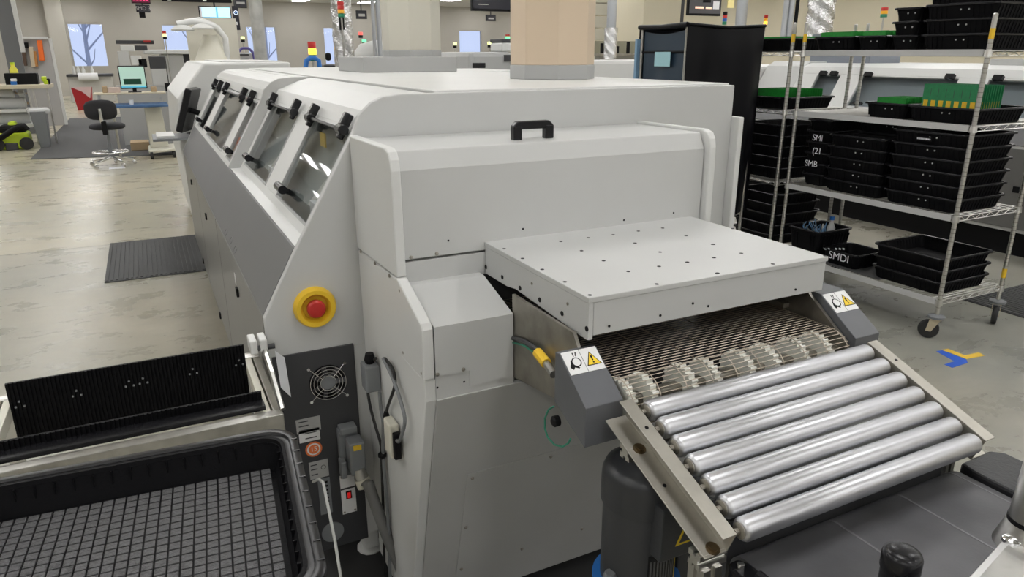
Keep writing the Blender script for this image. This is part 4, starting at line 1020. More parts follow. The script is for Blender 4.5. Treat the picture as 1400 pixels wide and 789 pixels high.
# ================================================================== a second oven behind the racks
OX, OY = 6.36, 2.2
O2 = thing('reflow_oven', 'white reflow oven with glass hatches running behind the wire racks', 'oven', (7.2, 4.6, 0))
def op(x, z): return (OX+x-.2206, z)
bx('plinth', BLACK, O2, (OX+.12, 1.0, .0), (OX+1.5, 6.5, .22))
bx('lower_body', LOWGREY, O2, (OX, .9, .22), (OX+1.68, 6.6, .92), .004)
for k in range(5):
    y0 = 1.0+k*1.1; bx('side_door', DOORG, O2, (OX-.012, y0+.01, .25), (OX, y0+1.09, .90), .003)
    bx('door_latch', BLACK, O2, (OX-.02, y0+.15, .55), (OX-.012, y0+.20, .60))
MB().prism([op(.2206, .925), op(.327, 1.118), op(.36, 1.118), op(.36, .925)], 'y', .9, 6.6).build('side_fascia', FASCIA, O2, .003)
def quad_on_slope(y0, y1, s0, s1, t0, t1, name, m, parent=O2):
    a = Vector((OX+.327-.2206, 0, 1.118)); b = Vector((OX+.516-.2206, 0, 1.437)); d = b-a; n = Vector((d.z, 0, -d.x)).normalized()
    def P(s, y, t): q = a+d*s+n*t; return (q.x, y, q.z)
    mb = MB().add([P(s0, y0, t0), P(s0, y1, t0), P(s1, y1, t0), P(s1, y0, t0), P(s0, y0, t1), P(s0, y1, t1), P(s1, y1, t1), P(s1, y0, t1)], [(0, 1, 2, 3), (7, 6, 5, 4), (0, 4, 5, 1), (1, 5, 6, 2), (2, 6, 7, 3), (3, 7, 4, 0)])
    return mb.build(name, m, parent)
hat = [(2.3, 3.95), (4.22, 5.24), (5.50, 5.80)]
yp = .9
for (ya, yb) in hat:
    quad_on_slope(yp, ya, 0, 1, 0, .03, 'cover_frame', WHITEP); yp = yb
    quad_on_slope(ya, yb, 0, .06, 0, .03, 'cover_frame', WHITEP); quad_on_slope(ya, yb, .97, 1, 0, .03, 'cover_frame', WHITEP)
    quad_on_slope(ya, yb, .06, .97, .012, .02, 'hatch_glass', GLASS)
    for y in (ya+.08, yb-.08): quad_on_slope(y-.04, y+.04, .93, 1.05, -.035, 0, 'hinge', BLACKG)
    quad_on_slope(yb-.18, yb-.08, .10, .16, -.03, 0, 'hatch_grip', BLACKG)
quad_on_slope(yp, 6.05, 0, 1, 0, .03, 'cover_frame', WHITEP)
MB().prism([op(.516, 1.437), op(.56, 1.51), op(.66, 1.545), op(1.90, 1.545), op(1.90, .93), op(1.85, .93), op(1.85, 1.50), op(.66, 1.50), op(.58, 1.46), op(.54, 1.43)], 'y', .9, 6.05).build('roof_shell', WHITEP, O2, .004)
MB().prism([op(.40, .93), op(.46, 1.12), op(.66, 1.43), op(1.84, 1.44), op(1.84, .93)], 'y', .95, 6.0).build('inner_chamber', mat('interior_blue_grey', (.42, .45, .49), .4), O2)
MB().prism([op(.327, 1.11), op(.516, 1.437), op(.56, 1.51), op(.66, 1.56), op(1.90, 1.56), op(1.90, .93), op(.327, .93)], 'y', 6.05, 6.6).build('end_section', PAINT, O2, .01)
bx('control_cabinet', WHITEP, O2, (OX+.15, 6.61, .22), (OX+1.7, 8.2, 1.50), .03)
a = Vector((OX+.13, 6.9, 1.28)); bx('screen', GREYB, O2, (OX+.11, 6.75, 1.15), (OX+.15, 7.5, 1.42), .005)
q = at(1340, 82, 'x', OX+.7); bx('roof_box', PAINT, O2, (OX+.5, 3.4, 1.545), (OX+1.0, 4.1, 1.60), .004)
bx('roof_box', mat('box_bluegrey', (.22, .24, .28), .5), O2, (OX+.7, 5.5, 1.545), (OX+1.2, 6.3, 1.86), .004)

# ================================================================== stack lights
SEG = {'r': mat('lamp_red', (.55, .02, .015), .3), 'y': mat('lamp_amber', (.95, .45, .02), .3), 'g': mat('lamp_green', (.01, .20, .10), .3), 'b': mat('lamp_blue', (.02, .12, .45), .3), 'k': BLACK, 'w': WHITEP,
       'Y': mat('lit_amber', (1, .55, .05), .4, emit=1.6), 'G': mat('lit_green', (.15, .9, .35), .4, emit=1.2), 'R': mat('lit_red', (1, .12, .10), .4, emit=.9), 'L': mat('lit_lime', (.85, .95, .35), .4, emit=1.1)}
def stack_light(px, py0, py1, Y, cols, label, wpx, base=None, group=None):
    t_ = at(px, py0, 'y', Y); b_ = at(px+(py1-py0)*.0, py1, 'y', Y); x = (t_.x+b_.x)/2; r = wpx/2*(Vector((x, Y, 1.6))-CAM).dot(_f)/FPX
    zb = base if base is not None else b_.z
    t = thing('signal_tower', label, 'signal light', (x, Y, zb), group)
    h = (t_.z-b_.z)/len(cols)
    for k, cch in enumerate(cols): MB().lathe([(r*.92, b_.z+h*(len(cols)-1-k)+h*.04), (r, b_.z+h*(len(cols)-1-k)+h*.1), (r, b_.z+h*(len(cols)-k)-h*.1), (r*.92, b_.z+h*(len(cols)-k))], (x, Y, 0), n=14).build('segment', SEG[cch], t, smooth=40)
    if zb < b_.z: MB().lathe([(r*.3, zb), (r*.3, b_.z+h*.05)], (x, Y, 0), n=8).build('pole', STEEL, t)
    return t

def pbox(name, px0, py0, px1, py1, Y, depth, m, parent=None, bevel=0):
    """box whose front face fills a photo rectangle at distance Y along the hall"""
    a = at(px0, py0, 'y', Y); b = at(px1, py1, 'y', Y)
    b.x = at(px1, py0, 'y', Y).x
    z0 = 0 if (py1 >= 126 and b.z < 1.0 and a.z-b.z > .3) else b.z; b.z = z0
    return MB().box((min(a.x, b.x), Y, min(a.z, b.z)), (max(a.x, b.x), Y+depth, max(a.z, b.z))).build(name, m, parent, bevel)

# ================================================================== machine line beyond the oven
NM = thing('placement_machine', 'white angular placement machine standing past the far end of the oven', 'machine', (1.1, 7.9, 0))
yn = 6.75
xa = at(236, 128, 'y', 7.6).x
MB().prism([(xa+.02, .10), (xa-.03, .9), (xa, 1.30), (xa+.24, 1.585), (1.2, 1.585), (1.2, .10)], 'y', yn, 9.0).build('housing', WHITEP, NM, .02)
bx('housing_base', LOWGREY, NM, (xa+.04, yn-.02, .0), (1.18, 8.9, .12))
bx('roof_hatch', WHITEP, NM, (xa+.4, 6.9, 1.585), (1.15, 8.8, 1.595))
MP = thing('operator_monitor', 'black monitor with a keyboard tray on an arm at the oven end', 'monitor', (.2, 6.4, .9))
a = at(270, 118, 'y', 6.5); b = at(254, 180, 'y', 6.5)
mc = at(258, 150, 'y', 6.5); mx = Vector((.34, .94, 0)).normalized(); mn = Vector((-1, .36, .38)).normalized(); mu = mx.cross(mn); mu = mu if mu.z > 0 else -mu
MB().obox(mc, mx, mn, mu, .27, .05, a.z-b.z).build('monitor_case', BLACKG, MP, .008)
MB().obox(mc+mn*.027, mx, mn, mu, .25, .005, a.z-b.z-.03).build('bezel', mat('bezel_grey', (.22, .22, .23), .3), MP)
bx('keyboard_tray', GREYB, MP, (.02, 6.30, b.z-.05), (.30, 6.74, b.z-.03), .003); bx('keyboard', WHITEP, MP, (.05, 6.34, b.z-.0305), (.18, 6.70, b.z-.012), .003)
MB().tube([mc-mn*.022, mc-mn*.09, (.50, 6.62, 1.2), (.62, 6.755, 1.2)], .022, 8).build('arm', BLACK, MP)
MB().tube([(.285, 6.66, b.z-.04), (.42, 6.68, b.z-.02), (.50, 6.63, 1.19)], .016, 8).build('arm', BLACK, MP)

# printers and fume arms behind
PM = thing('screen_printer', 'pale grey screen printer with a dark front slot beyond the desk', 'machine', at(262, 110, 'y', 17.6)); PM.location.z = 0
pbox('cabinet', 220, 74, 250, 190, 17.0, 1.2, PAINT, PM, .02); pbox('slot_unit', 250, 86, 276, 190, 17.0, 1.2, PAINT, PM, .02); pbox('dark_slot', 250, 74, 276, 86, 17.2, .9, CHAR, PM)
pbox('hood', 196, 68, 276, 74, 16.9, 1.4, WHITEP, PM, .02)
FA = thing('fume_extractor', 'white articulated extractor arms over a conical machine hood', 'extractor', at(285, 80, 'y', 11.0)); FA.location.z = 0
c = at(292, 88, 'y', 11.0)
MB().lathe([(.26, 0), (.26, 1.45), (.22, 1.6), (.11, 1.84), (.09, 1.9)], (c.x, 11.0, 0), n=24).build('hood_cone', IVORY, FA, smooth=30)
def polytube(pts, Y, r, m, parent, nm, n=10): return MB().tube([at(a, b, 'y', Y) for a, b in pts], r, n).build(nm, m, parent, smooth=60)
polytube([(242, 33), (262, 29), (280, 31), (297, 38), (308, 52), (311, 82)], 10.9, .04, WHITEP, FA, 'arm')
polytube([(255, 30), (273, 27), (292, 34), (300, 44)], 11.3, .036, WHITEP, FA, 'arm')
for a_, b_ in ((250, 42), (277, 40)):
    p = at(a_, b_, 'y', 10.9); MB().lathe([(.14, 0), (.145, .015), (.10, .05), (.05, .07)], p, n=20).build('nozzle', WHITEP, FA, smooth=40)
pbox('back_panel', 252, 24, 322, 88, 11.6, .06, CREAM2, FA)
FA.location.z = 0
DK2 = thing('grey_cabinet', 'grey equipment cabinet with dark slots beside the foil duct', 'machine', at(335, 80, 'y', 13.0)); DK2.location.z = 0
pbox('cabinet', 320, 72, 350, 200, 13.0, 1.0, PAINT, DK2, .02)
for q in (74, 80): pbox('slot', 322, q, 340, q+2, 12.98, .02, CHAR, DK2)
polytube([(325, 72), (331, 66), (340, 66), (346, 72), (348, 82)], 12.9, .022, mat('purple_hose', (.10, .08, .30), .5), DK2, 'hose')

def duct(px0, py0, px1, py1, Y, wpx, m, label, nm='duct', foil=False):
    """round vertical duct from a machine roof to the ceiling"""
    b = at(px1, py1, 'y', Y); r = wpx/2*(b-CAM).dot(_f)/FPX
    t = thing('air_duct', label, 'duct', (b.x, Y, b.z))
    if foil:
        mb = MB(); rows = []
        n = 26; zt = at(px0, py0, 'y', Y).z; zt = min(zt, CEIL)
        pts = []
        for j in range(30):
            row = []
            for k in range(n+1): 
                kk = k % n; rr_ = r*(1+.10*math.sin(kk*1.9+j*2.3)*math.sin(j*1.7+kk)+random.uniform(-.02, .02)*(0 if k in (0, n) else 1)); a = 2*math.pi*kk/n
                row.append((b.x+rr_*math.cos(a), Y+rr_*math.sin(a), b.z+(zt-b.z)*j/29))
            rows.append(row)
        mb.quadsheet(rows).build('foil_sleeve', m, t, smooth=25)
        if zt < CEIL-.05: MB().lathe([(r*.75, zt-.1), (r*.75, CEIL)], (b.x, Y, 0), n=18).build('pipe', mat('galvanised', (.5, .52, .55), .35, .8), t, smooth=40)
    else:
        MB().lathe([(r, b.z), (r, CEIL)], (b.x, Y, 0), n=20).build('pipe', m, t, smooth=40)
    return t
GALV = mat('galvanised', (.5, .52, .55), .35, .8)
duct(468, 0, 472, 92, 8.9, 26, FOIL, 'crumpled silver foil duct beside the pale cream exhaust duct', foil=True)
duct(348, 0, 358, 90, 12.2, 17, mat('flex_grey', (.42, .42, .40), .5, var=.2, vscale=6), 'plain grey round duct behind the oven roof')
duct(838, 38, 834, 80, 11.0, 17, FOIL, 'grey pipe with a crumpled foil foot near the cream wall', foil=True)
duct(1012, 0, 1010, 60, 13.0, 15, GALV, 'galvanised duct above the black curtain')
duct(1130, 0, 1117, 60, 9.5, 34, FOIL, 'wide silver wrapped duct behind the wire racks', foil=True)
for i, (px, wp) in enumerate(((514, 5), (521, 6))):
    duct(px, 0, px, 90, 9.6, wp, GALV, ['thin steel conduit next to the pale cream duct', 'second thin steel conduit hugging the pale cream duct'][i])
for i, (px, wp) in enumerate(((1072, 7), (1079, 9), (1087, 5))):
    duct(px, 0, px-4, 70, 9.0, wp, GALV if i < 2 else BLACK, ['narrow conduit left of the bundle behind the racks', 'widest conduit of the bundle behind the racks', 'dark conduit of the bundle behind the racks'][i])

# machine row behind the oven carrying the ducts and signal lights
B1 = thing('machine_row', 'long pale machine housing seen across the oven roof', 'machine', (2.6, 10.0, 0))
bx('housing', PAINT, B1, (1.75, 9.3, .1), (5.2, 11.6, 1.39), .03); bx('housing_top', WHITEP, B1, (1.8, 9.4, 1.39), (5.1, 11.5, 1.42), .01); bx('base', CHAR, B1, (1.8, 9.4, 0), (5.1, 11.5, .1))
stack_light(427, 57, 84, 9.7, 'rYg', 'red, lit amber and green signal tower in a blue bracket behind the oven roof', 11, 1.42)
bk = thing('blue_bracket', 'curved blue bracket around the foot of the lit signal tower', 'bracket', at(427, 92, 'y', 9.65))
polytube([(418, 92), (419, 83), (424, 79), (430, 79), (436, 83), (437, 92)], 9.62, .03, BLUE, bk, 'hoop')
stack_light(466, 2, 24, 8.6, 'rryg', 'red, amber and green signal tower in front of the foil duct', 9, 0)
pbox('tower_post', 464, 23, 470, 41, 8.6, .05, BLACK, bpy.data.objects.get('signal_tower.001'))
GP = thing('grey_printer', 'rounded grey printer with a black slot behind the oven roof', 'machine', at(670, 85, 'y', 12.0)); GP.location.z = 0
pbox('housing', 642, 71, 702, 190, 12.0, 1.6, PAINT2, GP, .08); pbox('slot', 647, 86, 664, 93, 11.97, .05, BLACKG, GP, .01); pbox('panel', 690, 75, 702, 84, 11.97, .05, CHAR, GP)
pbox('top_unit', 686, 58, 700, 71, 12.1, .5, WHITEP, GP, .03); pbox('top_unit', 686, 53, 698, 58, 12.1, .5, CHAR, GP, .01)
stack_light(694, 47, 53, 12.2, 'rG', 'small lit green signal light on the grey printer', 6)
CH2 = thing('black_chair', 'black office chair back beside the grey printer', 'chair', at(633, 90, 'y', 14.2)); CH2.location.z = 0
pbox('backrest', 630, 74, 636, 90, 14.2, .08, BLACK, CH2, .03); pbox('post', 632, 90, 634, 130, 14.2, .05, CHAR, CH2)
WH = thing('white_tank', 'rounded white vessel beside the pale cream duct', 'vessel', at(515, 70, 'y', 9.9)); 
c = at(514, 72, 'y', 9.9); MB().lathe([(.05, -.28), (.13, -.2), (.16, 0), (.13, .2), (.05, .28)], c, (1, 0, .1), 16).build('vessel', WHITEP, WH, smooth=60); bx('stand', PAINT, WH, (c.x-.15, 9.8, 1.425), (c.x+.15, 10.0, c.z-.10))
for (px, py, Y, cc_, lab, w_) in ((493, 48, 14, 'R', 'single lit pink red signal light above the white vessel', 6), (498, 58, 13.5, 'G', 'single lit green signal light above the white vessel', 6), (622, 62, 15, 'L', 'pale lit signal light left of the far small window', 5), (669, 61, 14, 'L', 'pale lit signal light right of the far small window', 5), (225, 50, 15.5, 'rL', 'pale lit signal light with a red cap before the far window', 5), (272, 52, 14.5, 'L', 'lime lit signal light beside the extractor arms', 6), (332, 54, 14.4, 'L', 'pale lit signal light above the grey cabinet', 5)):
    stack_light(px, py-4*len(cc_), py+4, Y, cc_+'k', lab, w_, 0)
CHB = thing('black_chair', 'black office chair top showing beside the silver foil duct', 'chair', at(448, 85, 'y', 13.5)); CHB.location.z = 0
pbox('backrest', 445, 72, 453, 83, 13.5, .08, BLACK, CHB, .04); pbox('seat', 443, 88, 460, 92, 13.2, .5, CHAR, CHB, .03); pbox('post', 448, 92, 451, 140, 13.5, .05, CHAR, CHB)

# right-hand background: long white machine, cream wall panels
LM = thing('machine_row', 'long white machine housing before the cream wall', 'machine', (6.5, 11.5, 0))
a = at(816, 80, 'y', 9.0)
bx('housing', WHITEP, LM, (a.x-.1, 9.2, .95), (8.6, 10.6, 1.555), .05); bx('lower_body', LOWGREY, LM, (a.x-.05, 9.3, 0), (8.5, 10.5, .95))
CP = thing('wall_cabinet', 'tall plain cream cabinet by the far right wall', 'cabinet', at(910, 60, 'y', 15.0)); CP.location.z = 0
pbox('carcass', 883, -40, 935, 160, 15.0, 1.2, WALLC, CP, .02); pbox('side_post', 935, -40, 939, 160, 15.0, .4, CHAR, CP)
WP = thing('wall_panel', 'pale tiled partition behind the grey pipe', 'partition', at(850, 60, 'y', 16.5)); WP.location.z = 0
for i in range(3):
    for j in range(4): pbox('panel', 812+i*24, -12+j*17, 835+i*24, 4+j*17, 16.5, .08, CREAM2, WP, .01)
pbox('panel', 812, 56, 884, 130, 16.5, .08, CREAM2, WP)
SH = thing('work_shelf', 'low shelf with small dark tools before the tiled partition', 'shelf', at(850, 75, 'y', 14.0)); SH.location.z = 0
pbox('shelf_board', 814, 73, 880, 76, 14.0, .5, STEELD, SH); pbox('shelf_back', 814, 56, 880, 73, 14.5, .05, mat('olive_back', (.26, .25, .18), .7), SH); pbox('support', 820, 76, 874, 160, 14.2, .2, LOWGREY, SH)
for px, py in ((824, 66), (860, 64), (828, 74), (845, 70)):
    pbox('tool', px-1.5, py-7, px+1.5, 73, 13.98, .05, BLACK, SH)

# screens and signs
SCR = mat('screen_blue', (.45, .75, .95), .3, emit=.9)
def screen(px0, py0, px1, py1, Y, label, m, marks=(), nm='wall_screen', hang=True):
    a = at(px0, py0, 'y', Y); b = at(px1, py1, 'y', Y)
    t = thing(nm, label, 'screen' if nm == 'wall_screen' else 'sign', ((a.x+b.x)/2, Y, b.z))
    bx('case', BLACK, t, (a.x, Y, b.z), (b.x, Y+.08, a.z), .006)
    e = (b.x-a.x)*.03
    bx('display', m, t, (a.x+e, Y-.004, b.z+e*1.5), (b.x-e, Y, a.z-e))
    for (u0, v0, u1, v1, mm) in marks:
        bx('display_mark', mm, t, (a.x+(b.x-a.x)*u0, Y-.007, b.z+(a.z-b.z)*v0), (a.x+(b.x-a.x)*u1, Y-.004, b.z+(a.z-b.z)*v1))
    if hang and a.z < CEIL: MB().tube([((a.x+b.x)/2, Y+.04, a.z-.02), ((a.x+b.x)/2, Y+.04, CEIL)], .02, 6).build('hanger', CHAR, t)
    return t, a, b
DK = mat('screen_dark', (.02, .02, .03), .2)
screen(271, 8, 317, 26, 17.0, 'wide light blue display hung above the extractor arms', SCR, ((.03, .1, .09, .9, WHITE), (.52, .05, .58, .95, mat('screen_mid', (.2, .5, .7), .3, emit=.5))))
t, a, b = screen(317, 8, 329, 41, 17.0, 'narrow dark display with a round white emblem next to the blue display', DK)
cx_ = (a.x+b.x)/2; cz_ = b.z+(a.z-b.z)*.72; rr0 = (b.x-a.x)*.36
for r_, m_ in ((rr0, mat('emblem_white', (.75, .85, 1), .3, emit=.8)), (rr0*.75, DK), (rr0*.4, mat('emblem_blue', (.1, .25, .6), .3, emit=.6))):
    MB().lathe([(r_, 0), (r_, .006+.003*(rr0-r_)/rr0*4)], (cx_, 16.994, cz_), (0, -1, 0), 20).build('emblem', m_, t)
bx('emblem_line', WHITE, t, (a.x+.05, 16.99, b.z+.10), (b.x-.05, 16.995, b.z+.16))
screen(218, -22, 317, 4, 15.0, 'long dark display board under the ceiling', DK, ((.08, .05, .13, .25, WHITE), (.58, .05, .63, .2, WHITE)))
screen(318, -10, 338, 11, 18.0, 'dark hanging sign next to the emblem display', DK, ((.2, .25, .85, .4, mat('sign_grey', (.45, .45, .45), .5)), (.2, .55, .85, .7, mat('sign_grey'))), 'hanging_sign')
t, a, b = screen(177, -14, 206, 5, 20.0, 'pink red glowing counter sign hung from the ceiling', mat('led_off', (.12, .0, .03), .4), (), 'led_sign')
for k in range(5):
    u = a.x+(b.x-a.x)*(.10+k*.17); bx('digit', mat('led_pink', (1, .05, .22), .4, emit=1.6), t, (u, 19.985, b.z+.07), (u+(b.x-a.x)*.11, 19.99, b.z+.30))
t, a, b = screen(185, 6, 206, 17, 20.2, 'small black sign reading SMD 3 below the glowing counter', DK, (), 'hanging_sign', False)
text('lettering', 'SMD 3', .12, ((a.x+b.x)/2, 20.19, (a.z+b.z)/2), UX, UZ, mat('sign_grey'), t)
bx('bracket', BLACK, t, (a.x+.05, 20.22, b.z-.12), (a.x+.18, 20.27, b.z)); MB().tube([(a.x+.15, 20.24, b.z), (a.x+.15, 20.24, CEIL)], .02, 6).build('hanger', CHAR, t)
screen(487, 14, 502, 26, 22.0, 'small black sign left of the pale cream duct', DK, ((.2, .3, .8, .6, mat('sign_grey')),), 'hanging_sign')
screen(665, 20, 678, 29, 24.0, 'small black sign below the long screen', DK, ((.2, .3, .8, .55, mat('sign_grey')),), 'hanging_sign')
screen(645, -14, 700, 16, 13.0, 'long black screen hung between the two exhaust ducts', DK, ((.15, .30, .40, .34, STEEL),))
screen(943, -16, 985, 22, 14.0, 'black framed monitor high on the cream wall', mat('screen_grey', (.10, .10, .11), .2), ((.2, .26, .46, .34, mat('screen_peach', (.9, .6, .45), .4, emit=.6)), (.52, .26, .70, .34, mat('screen_peach')), (.74, .26, .93, .55, mat('screen_pale', (.5, .5, .5), .4, emit=.4)), (.42, .5, .66, .9, BLACK)))
stack_light(991, 16, 34, 12.0, 'krbg', 'red, blue and green signal tower above the black curtain', 6, 0)
stack_light(1047, 20, 34, 12.0, 'ryY', 'small red and amber signal tower right of the black curtain', 5, 0)
stack_light(1209, 10, 24, 8.5, 'ryg', 'red, amber and green signal tower beside the tall tote stack', 9, 0)
yp_ = thing('yellow_tag', 'yellow card hung from the ceiling beside the black framed monitor', 'card', at(1000, 10, 'y', 14.0)); pbox('card', 996, -8, 1005, 11, 14.0, .02, mat('pale_yellow', (.80, .68, .30), .6), yp_)
q = at(1000, -2, 'y', 14.01); MB().tube([(q.x, 14.01, q.z), (q.x, 14.01, CEIL)], .01, 6).build('hanger', CHAR, yp_)

# ================================================================== left-hand background
SCOL = mat('column_grey', (.15, .155, .16), .5)
p = at(14, 45, 'y', 19.0)
cl_ = thing('steel_column', 'dark grey steel building column with a pale edge', 'column', (p.x, 19.0, 0))
bx('flange', SCOL, cl_, (p.x-.17, 19.0, 0), (p.x+.12, 19.05, CEIL)); bx('web', SCOL, cl_, (p.x-.03, 19.05, 0), (p.x+.0, 19.3, CEIL)); bx('pale_edge', WHITEP, cl_, (p.x+.12, 18.98, 1.7), (p.x+.20, 19.05, CEIL))
TB = thing('tool_board', 'grey panel of hanging brushes and tools behind the workbench', 'tool board', at(45, 60, 'y', 21.0)); TB.location.z = 0
pbox('board', 20, 54, 66, 165, 21.0, .05, mat('board_grey', (.42, .41, .40), .6), TB); pbox('top_rail', 18, 50, 64, 53, 20.9, .15, WHITEP, TB); pbox('side_post', 66, 52, 70, 170, 21.0, .1, WHITEP, TB)
def hung(nm, px0, py0, px1, py1, m, parent, lean=3):
    t = [at(px0, py0, 'y', 20.9), at(px1, py0, 'y', 20.9), at(px1+lean, py1, 'y', 20.9), at(px0+lean, py1, 'y', 20.9)]
    return MB().add([*t, *[q+Vector((0, .092, 0)) for q in t]], [(0, 1, 2, 3), (7, 6, 5, 4), (0, 4, 5, 1), (1, 5, 6, 2), (2, 6, 7, 3), (3, 7, 4, 0)]).build(nm, m, parent, .01)
t = thing('push_broom', 'black headed broom with a brown handle hung on the tool board', 'broom', at(32, 90, 'y', 20.9))
hung('broom_head', 25, 58, 38, 66, BLACK, t, 1); hung('broom_handle', 29, 66, 34, 90, mat('dark_wood', (.10, .06, .04), .6), t, 3)
t = thing('hand_brush', 'pale wooden brush with rust brown bristles on the tool board', 'brush', at(45, 92, 'y', 20.9))
hung('brush_back', 39, 64, 45, 92, mat('pale_wood', (.60, .50, .36), .6), t, 4); hung('bristles', 45, 70, 49, 91, mat('bristle', (.50, .22, .06), .7), t, 3)
tag(hung('orange_strap', 50, 55, 57, 83, ORANGE, None, 4), 'bright orange strap hanging on the tool board', 'strap')
WB = thing('workbench', 'pale workbench with shelves of wrapped film rolls beneath', 'workbench', at(30, 195, 'y', 17.0)); WB.location.z = 0
pbox('bench_top', -22, 117, 67, 121, 16.4, .9, mat('bench_cream', (.62, .56, .42), .6), WB, .01)
for px in (-18, 36, 43, 62): pbox('leg', px, 119.5, px+2.5, 197, 16.6, .04, STEEL, WB)
pbox('lower_shelf', -20, 151, 44, 153, 16.6, .6, WHITEP, WB); pbox('lower_shelf', -20, 172, 44, 174, 16.6, .6, WHITEP, WB)
def rest_on(root, z):
    """lift or lower a thing so that its lowest point stands at z"""
    lo = min(v.co.z+(o.location.z if o is not root else 0) for o in [root, *root.children] if o.type == 'MESH' for v in o.data.vertices)
    root.location.z = z-lo; return root
ZBT = at(0, 117, 'y', 16.4).z; ZH1 = at(0, 151, 'y', 16.6).z; ZH2 = at(0, 172, 'y', 16.6).z
for (x0, x1, py, r, zc, lab) in ((-10, 21, 130, .09, ZH1+.212+.09, 'large white film roll on the upper bench shelf'), (25, 36, 132.5, .072, ZH1+.212+.072, 'small white film roll on the upper bench shelf'), (-5, 38, 145, .106, ZH1+.106, 'wrapped clear film roll on the middle bench shelf'), (-8, 44, 164, .122, ZH2+.122, 'long white film roll on the lowest bench shelf')):
    a = at(x0, py, 'y', 16.92); b = at(x1, py, 'y', 16.92); a.z = b.z = zc; L_ = b.x-a.x
    fr_ = thing('film_roll', lab, 'film roll', ((a.x+b.x)/2, 16.92, zc-r))
    MB().lathe([(r*.3, 0), (r*.3, .02), (r, .02), (r, L_-.02), (r*.3, L_-.02), (r*.3, L_)], a, (1, 0, 0), 18).build('wrap', FILM, fr_, smooth=40)
    MB().lathe([(r*.25, -.02), (r*.25, L_+.02)], a, (1, 0, 0), 10).build('core', mat('card', (.35, .25, .15), .8), fr_)
rest_on(tag(pbox('black_case', 5, 102, 50, 117.2, 16.6, .3, BLACK, None, .01), 'long black case standing on the workbench', 'case'), ZBT)
wt = thing('wipes_tub', 'small white and blue tub in front of the black case', 'tub', at(18, 118, 'y', 16.5))
pbox('tub', 14, 112, 22, 117.3, 16.45, .1, BLUE, wt, .01); pbox('lid', 14, 108.5, 22, 112, 16.45, .1, WHITE, wt, .01)
sb_ = thing('spray_bottle', 'yellow bottle standing behind the black case', 'bottle', at(22, 117, 'y', 17.05)); p = at(23, 117, 'y', 17.05)
MB().lathe([(.07, 0), (.07, .27), (.035, .33), (.035, .36)], (p.x, 17.05, p.z), n=16).build('bottle', mat('bottle_yellow', (.75, .70, .06), .4), sb_, smooth=40); MB().lathe([(.04, .36), (.04, .40)], (p.x, 17.05, p.z), n=12).build('cap', LIME, sb_)
cd_ = thing('cordless_tool', 'lime green cordless tool lying on the workbench end', 'tool', at(61, 117, 'y', 16.6))
pbox('body', 56, 106, 63, 113, 16.55, .12, LIME, cd_, .02); pbox('handle', 59, 111, 66, 117, 16.56, .1, LIME, cd_, .02); pbox('battery', 63, 109, 68, 117, 16.57, .1, BLACK, cd_, .02)
for o in (wt, sb_, cd_): rest_on(o, ZBT)
gb_ = thing('waste_bin', 'dark grey square bin with a clear liner under the bench', 'bin', at(54, 196, 'y', 16.2)); gb_.location.z = 0
a = at(40, 152, 'y', 15.95); b = at(62, 152, 'y', 15.95)
MB().add([(a.x+.06, 15.95, 0), (b.x-.04, 15.95, 0), (b.x-.04, 16.25, 0), (a.x+.06, 16.25, 0), (a.x, 15.9, b.z), (b.x, 15.9, b.z), (b.x, 16.3, b.z), (a.x, 16.3, b.z)], [(0, 3, 2, 1), (0, 1, 5, 4), (1, 2, 6, 5), (2, 3, 7, 6), (3, 0, 4, 7), (4, 5, 6, 7)]).build('bin_body', GREYB, gb_, .01)
MB().lathe([(.17, 0), (.19, .06), (.15, .11)], ((a.x+b.x)/2, 16.1, b.z-.05), n=12).build('liner', FILM, gb_, smooth=60)
VC = thing('wet_vacuum', 'lime green and black wheeled shop vacuum on the floor', 'vacuum', at(20, 205, 'y', 15.9)); VC.location.z = 0
pbox('tank', -6, 183, 38, 204, 15.8, .5, LIME, VC, .05); pbox('motor_head', -4, 172, 32, 184, 15.85, .42, BLACK, VC, .06); pbox('front_panel', 6, 196, 24, 206, 15.77, .05, CHAR, VC, .02)
pbox('top_cap', 9, 167, 21, 175, 15.9, .25, LIME, VC, .04)
for px in (38, -2):
    c = at(px, 199, 'y', 15.85); MB().lathe([(.05, 0), (.11, .01), (.11, .05), (.05, .06)], (c.x, 15.80, .11), (0, -1, 0), 18).build('wheel', RUBBER, VC, smooth=40)
polytube([(-8, 192), (4, 187), (14, 180), (24, 174), (33, 172), (38, 178)], 15.7, .05, BLACK, VC, 'hose')
RB = thing('red_bin', 'red waste bin with a clear liner beside the wall bench', 'bin', at(111, 150, 'y', 26.5)); RB.location.z = 0
a = at(97, 120, 'y', 26.5); b = at(125, 120, 'y', 26.5)
MB().add([(a.x+.08, 26.55, 0), (b.x-.08, 26.55, 0), (b.x-.08, 26.95, 0), (a.x+.08, 26.95, 0), (a.x, 26.45, a.z), (b.x, 26.45, a.z), (b.x, 27.0, a.z), (a.x, 27.0, a.z)], [(0, 3, 2, 1), (0, 1, 5, 4), (1, 2, 6, 5), (2, 3, 7, 6), (3, 0, 4, 7), (4, 5, 6, 7)]).build('bin_body', REDBIN, RB, .01)
MB().add([(a.x, 26.44, a.z+.02), (b.x, 26.44, a.z+.02), (b.x-.08, 26.44, a.z-.32), (a.x+.28, 26.44, a.z-.12)], [(0, 1, 2, 3)]).build('liner', mat('pink_liner', (.62, .45, .45), .4), RB)
WBN = thing('wall_bench', 'low counter with a white paper roll under the far window', 'counter', at(120, 128, 'y', 31.0)); WBN.location.z = 0
pbox('counter', 92, 104, 152, 132, 31.0, .9, mat('counter_grey', (.50, .49, .46), .6), WBN, .01); pbox('counter_top', 90, 102, 154, 104.5, 30.9, 1.1, CHAR, WBN)
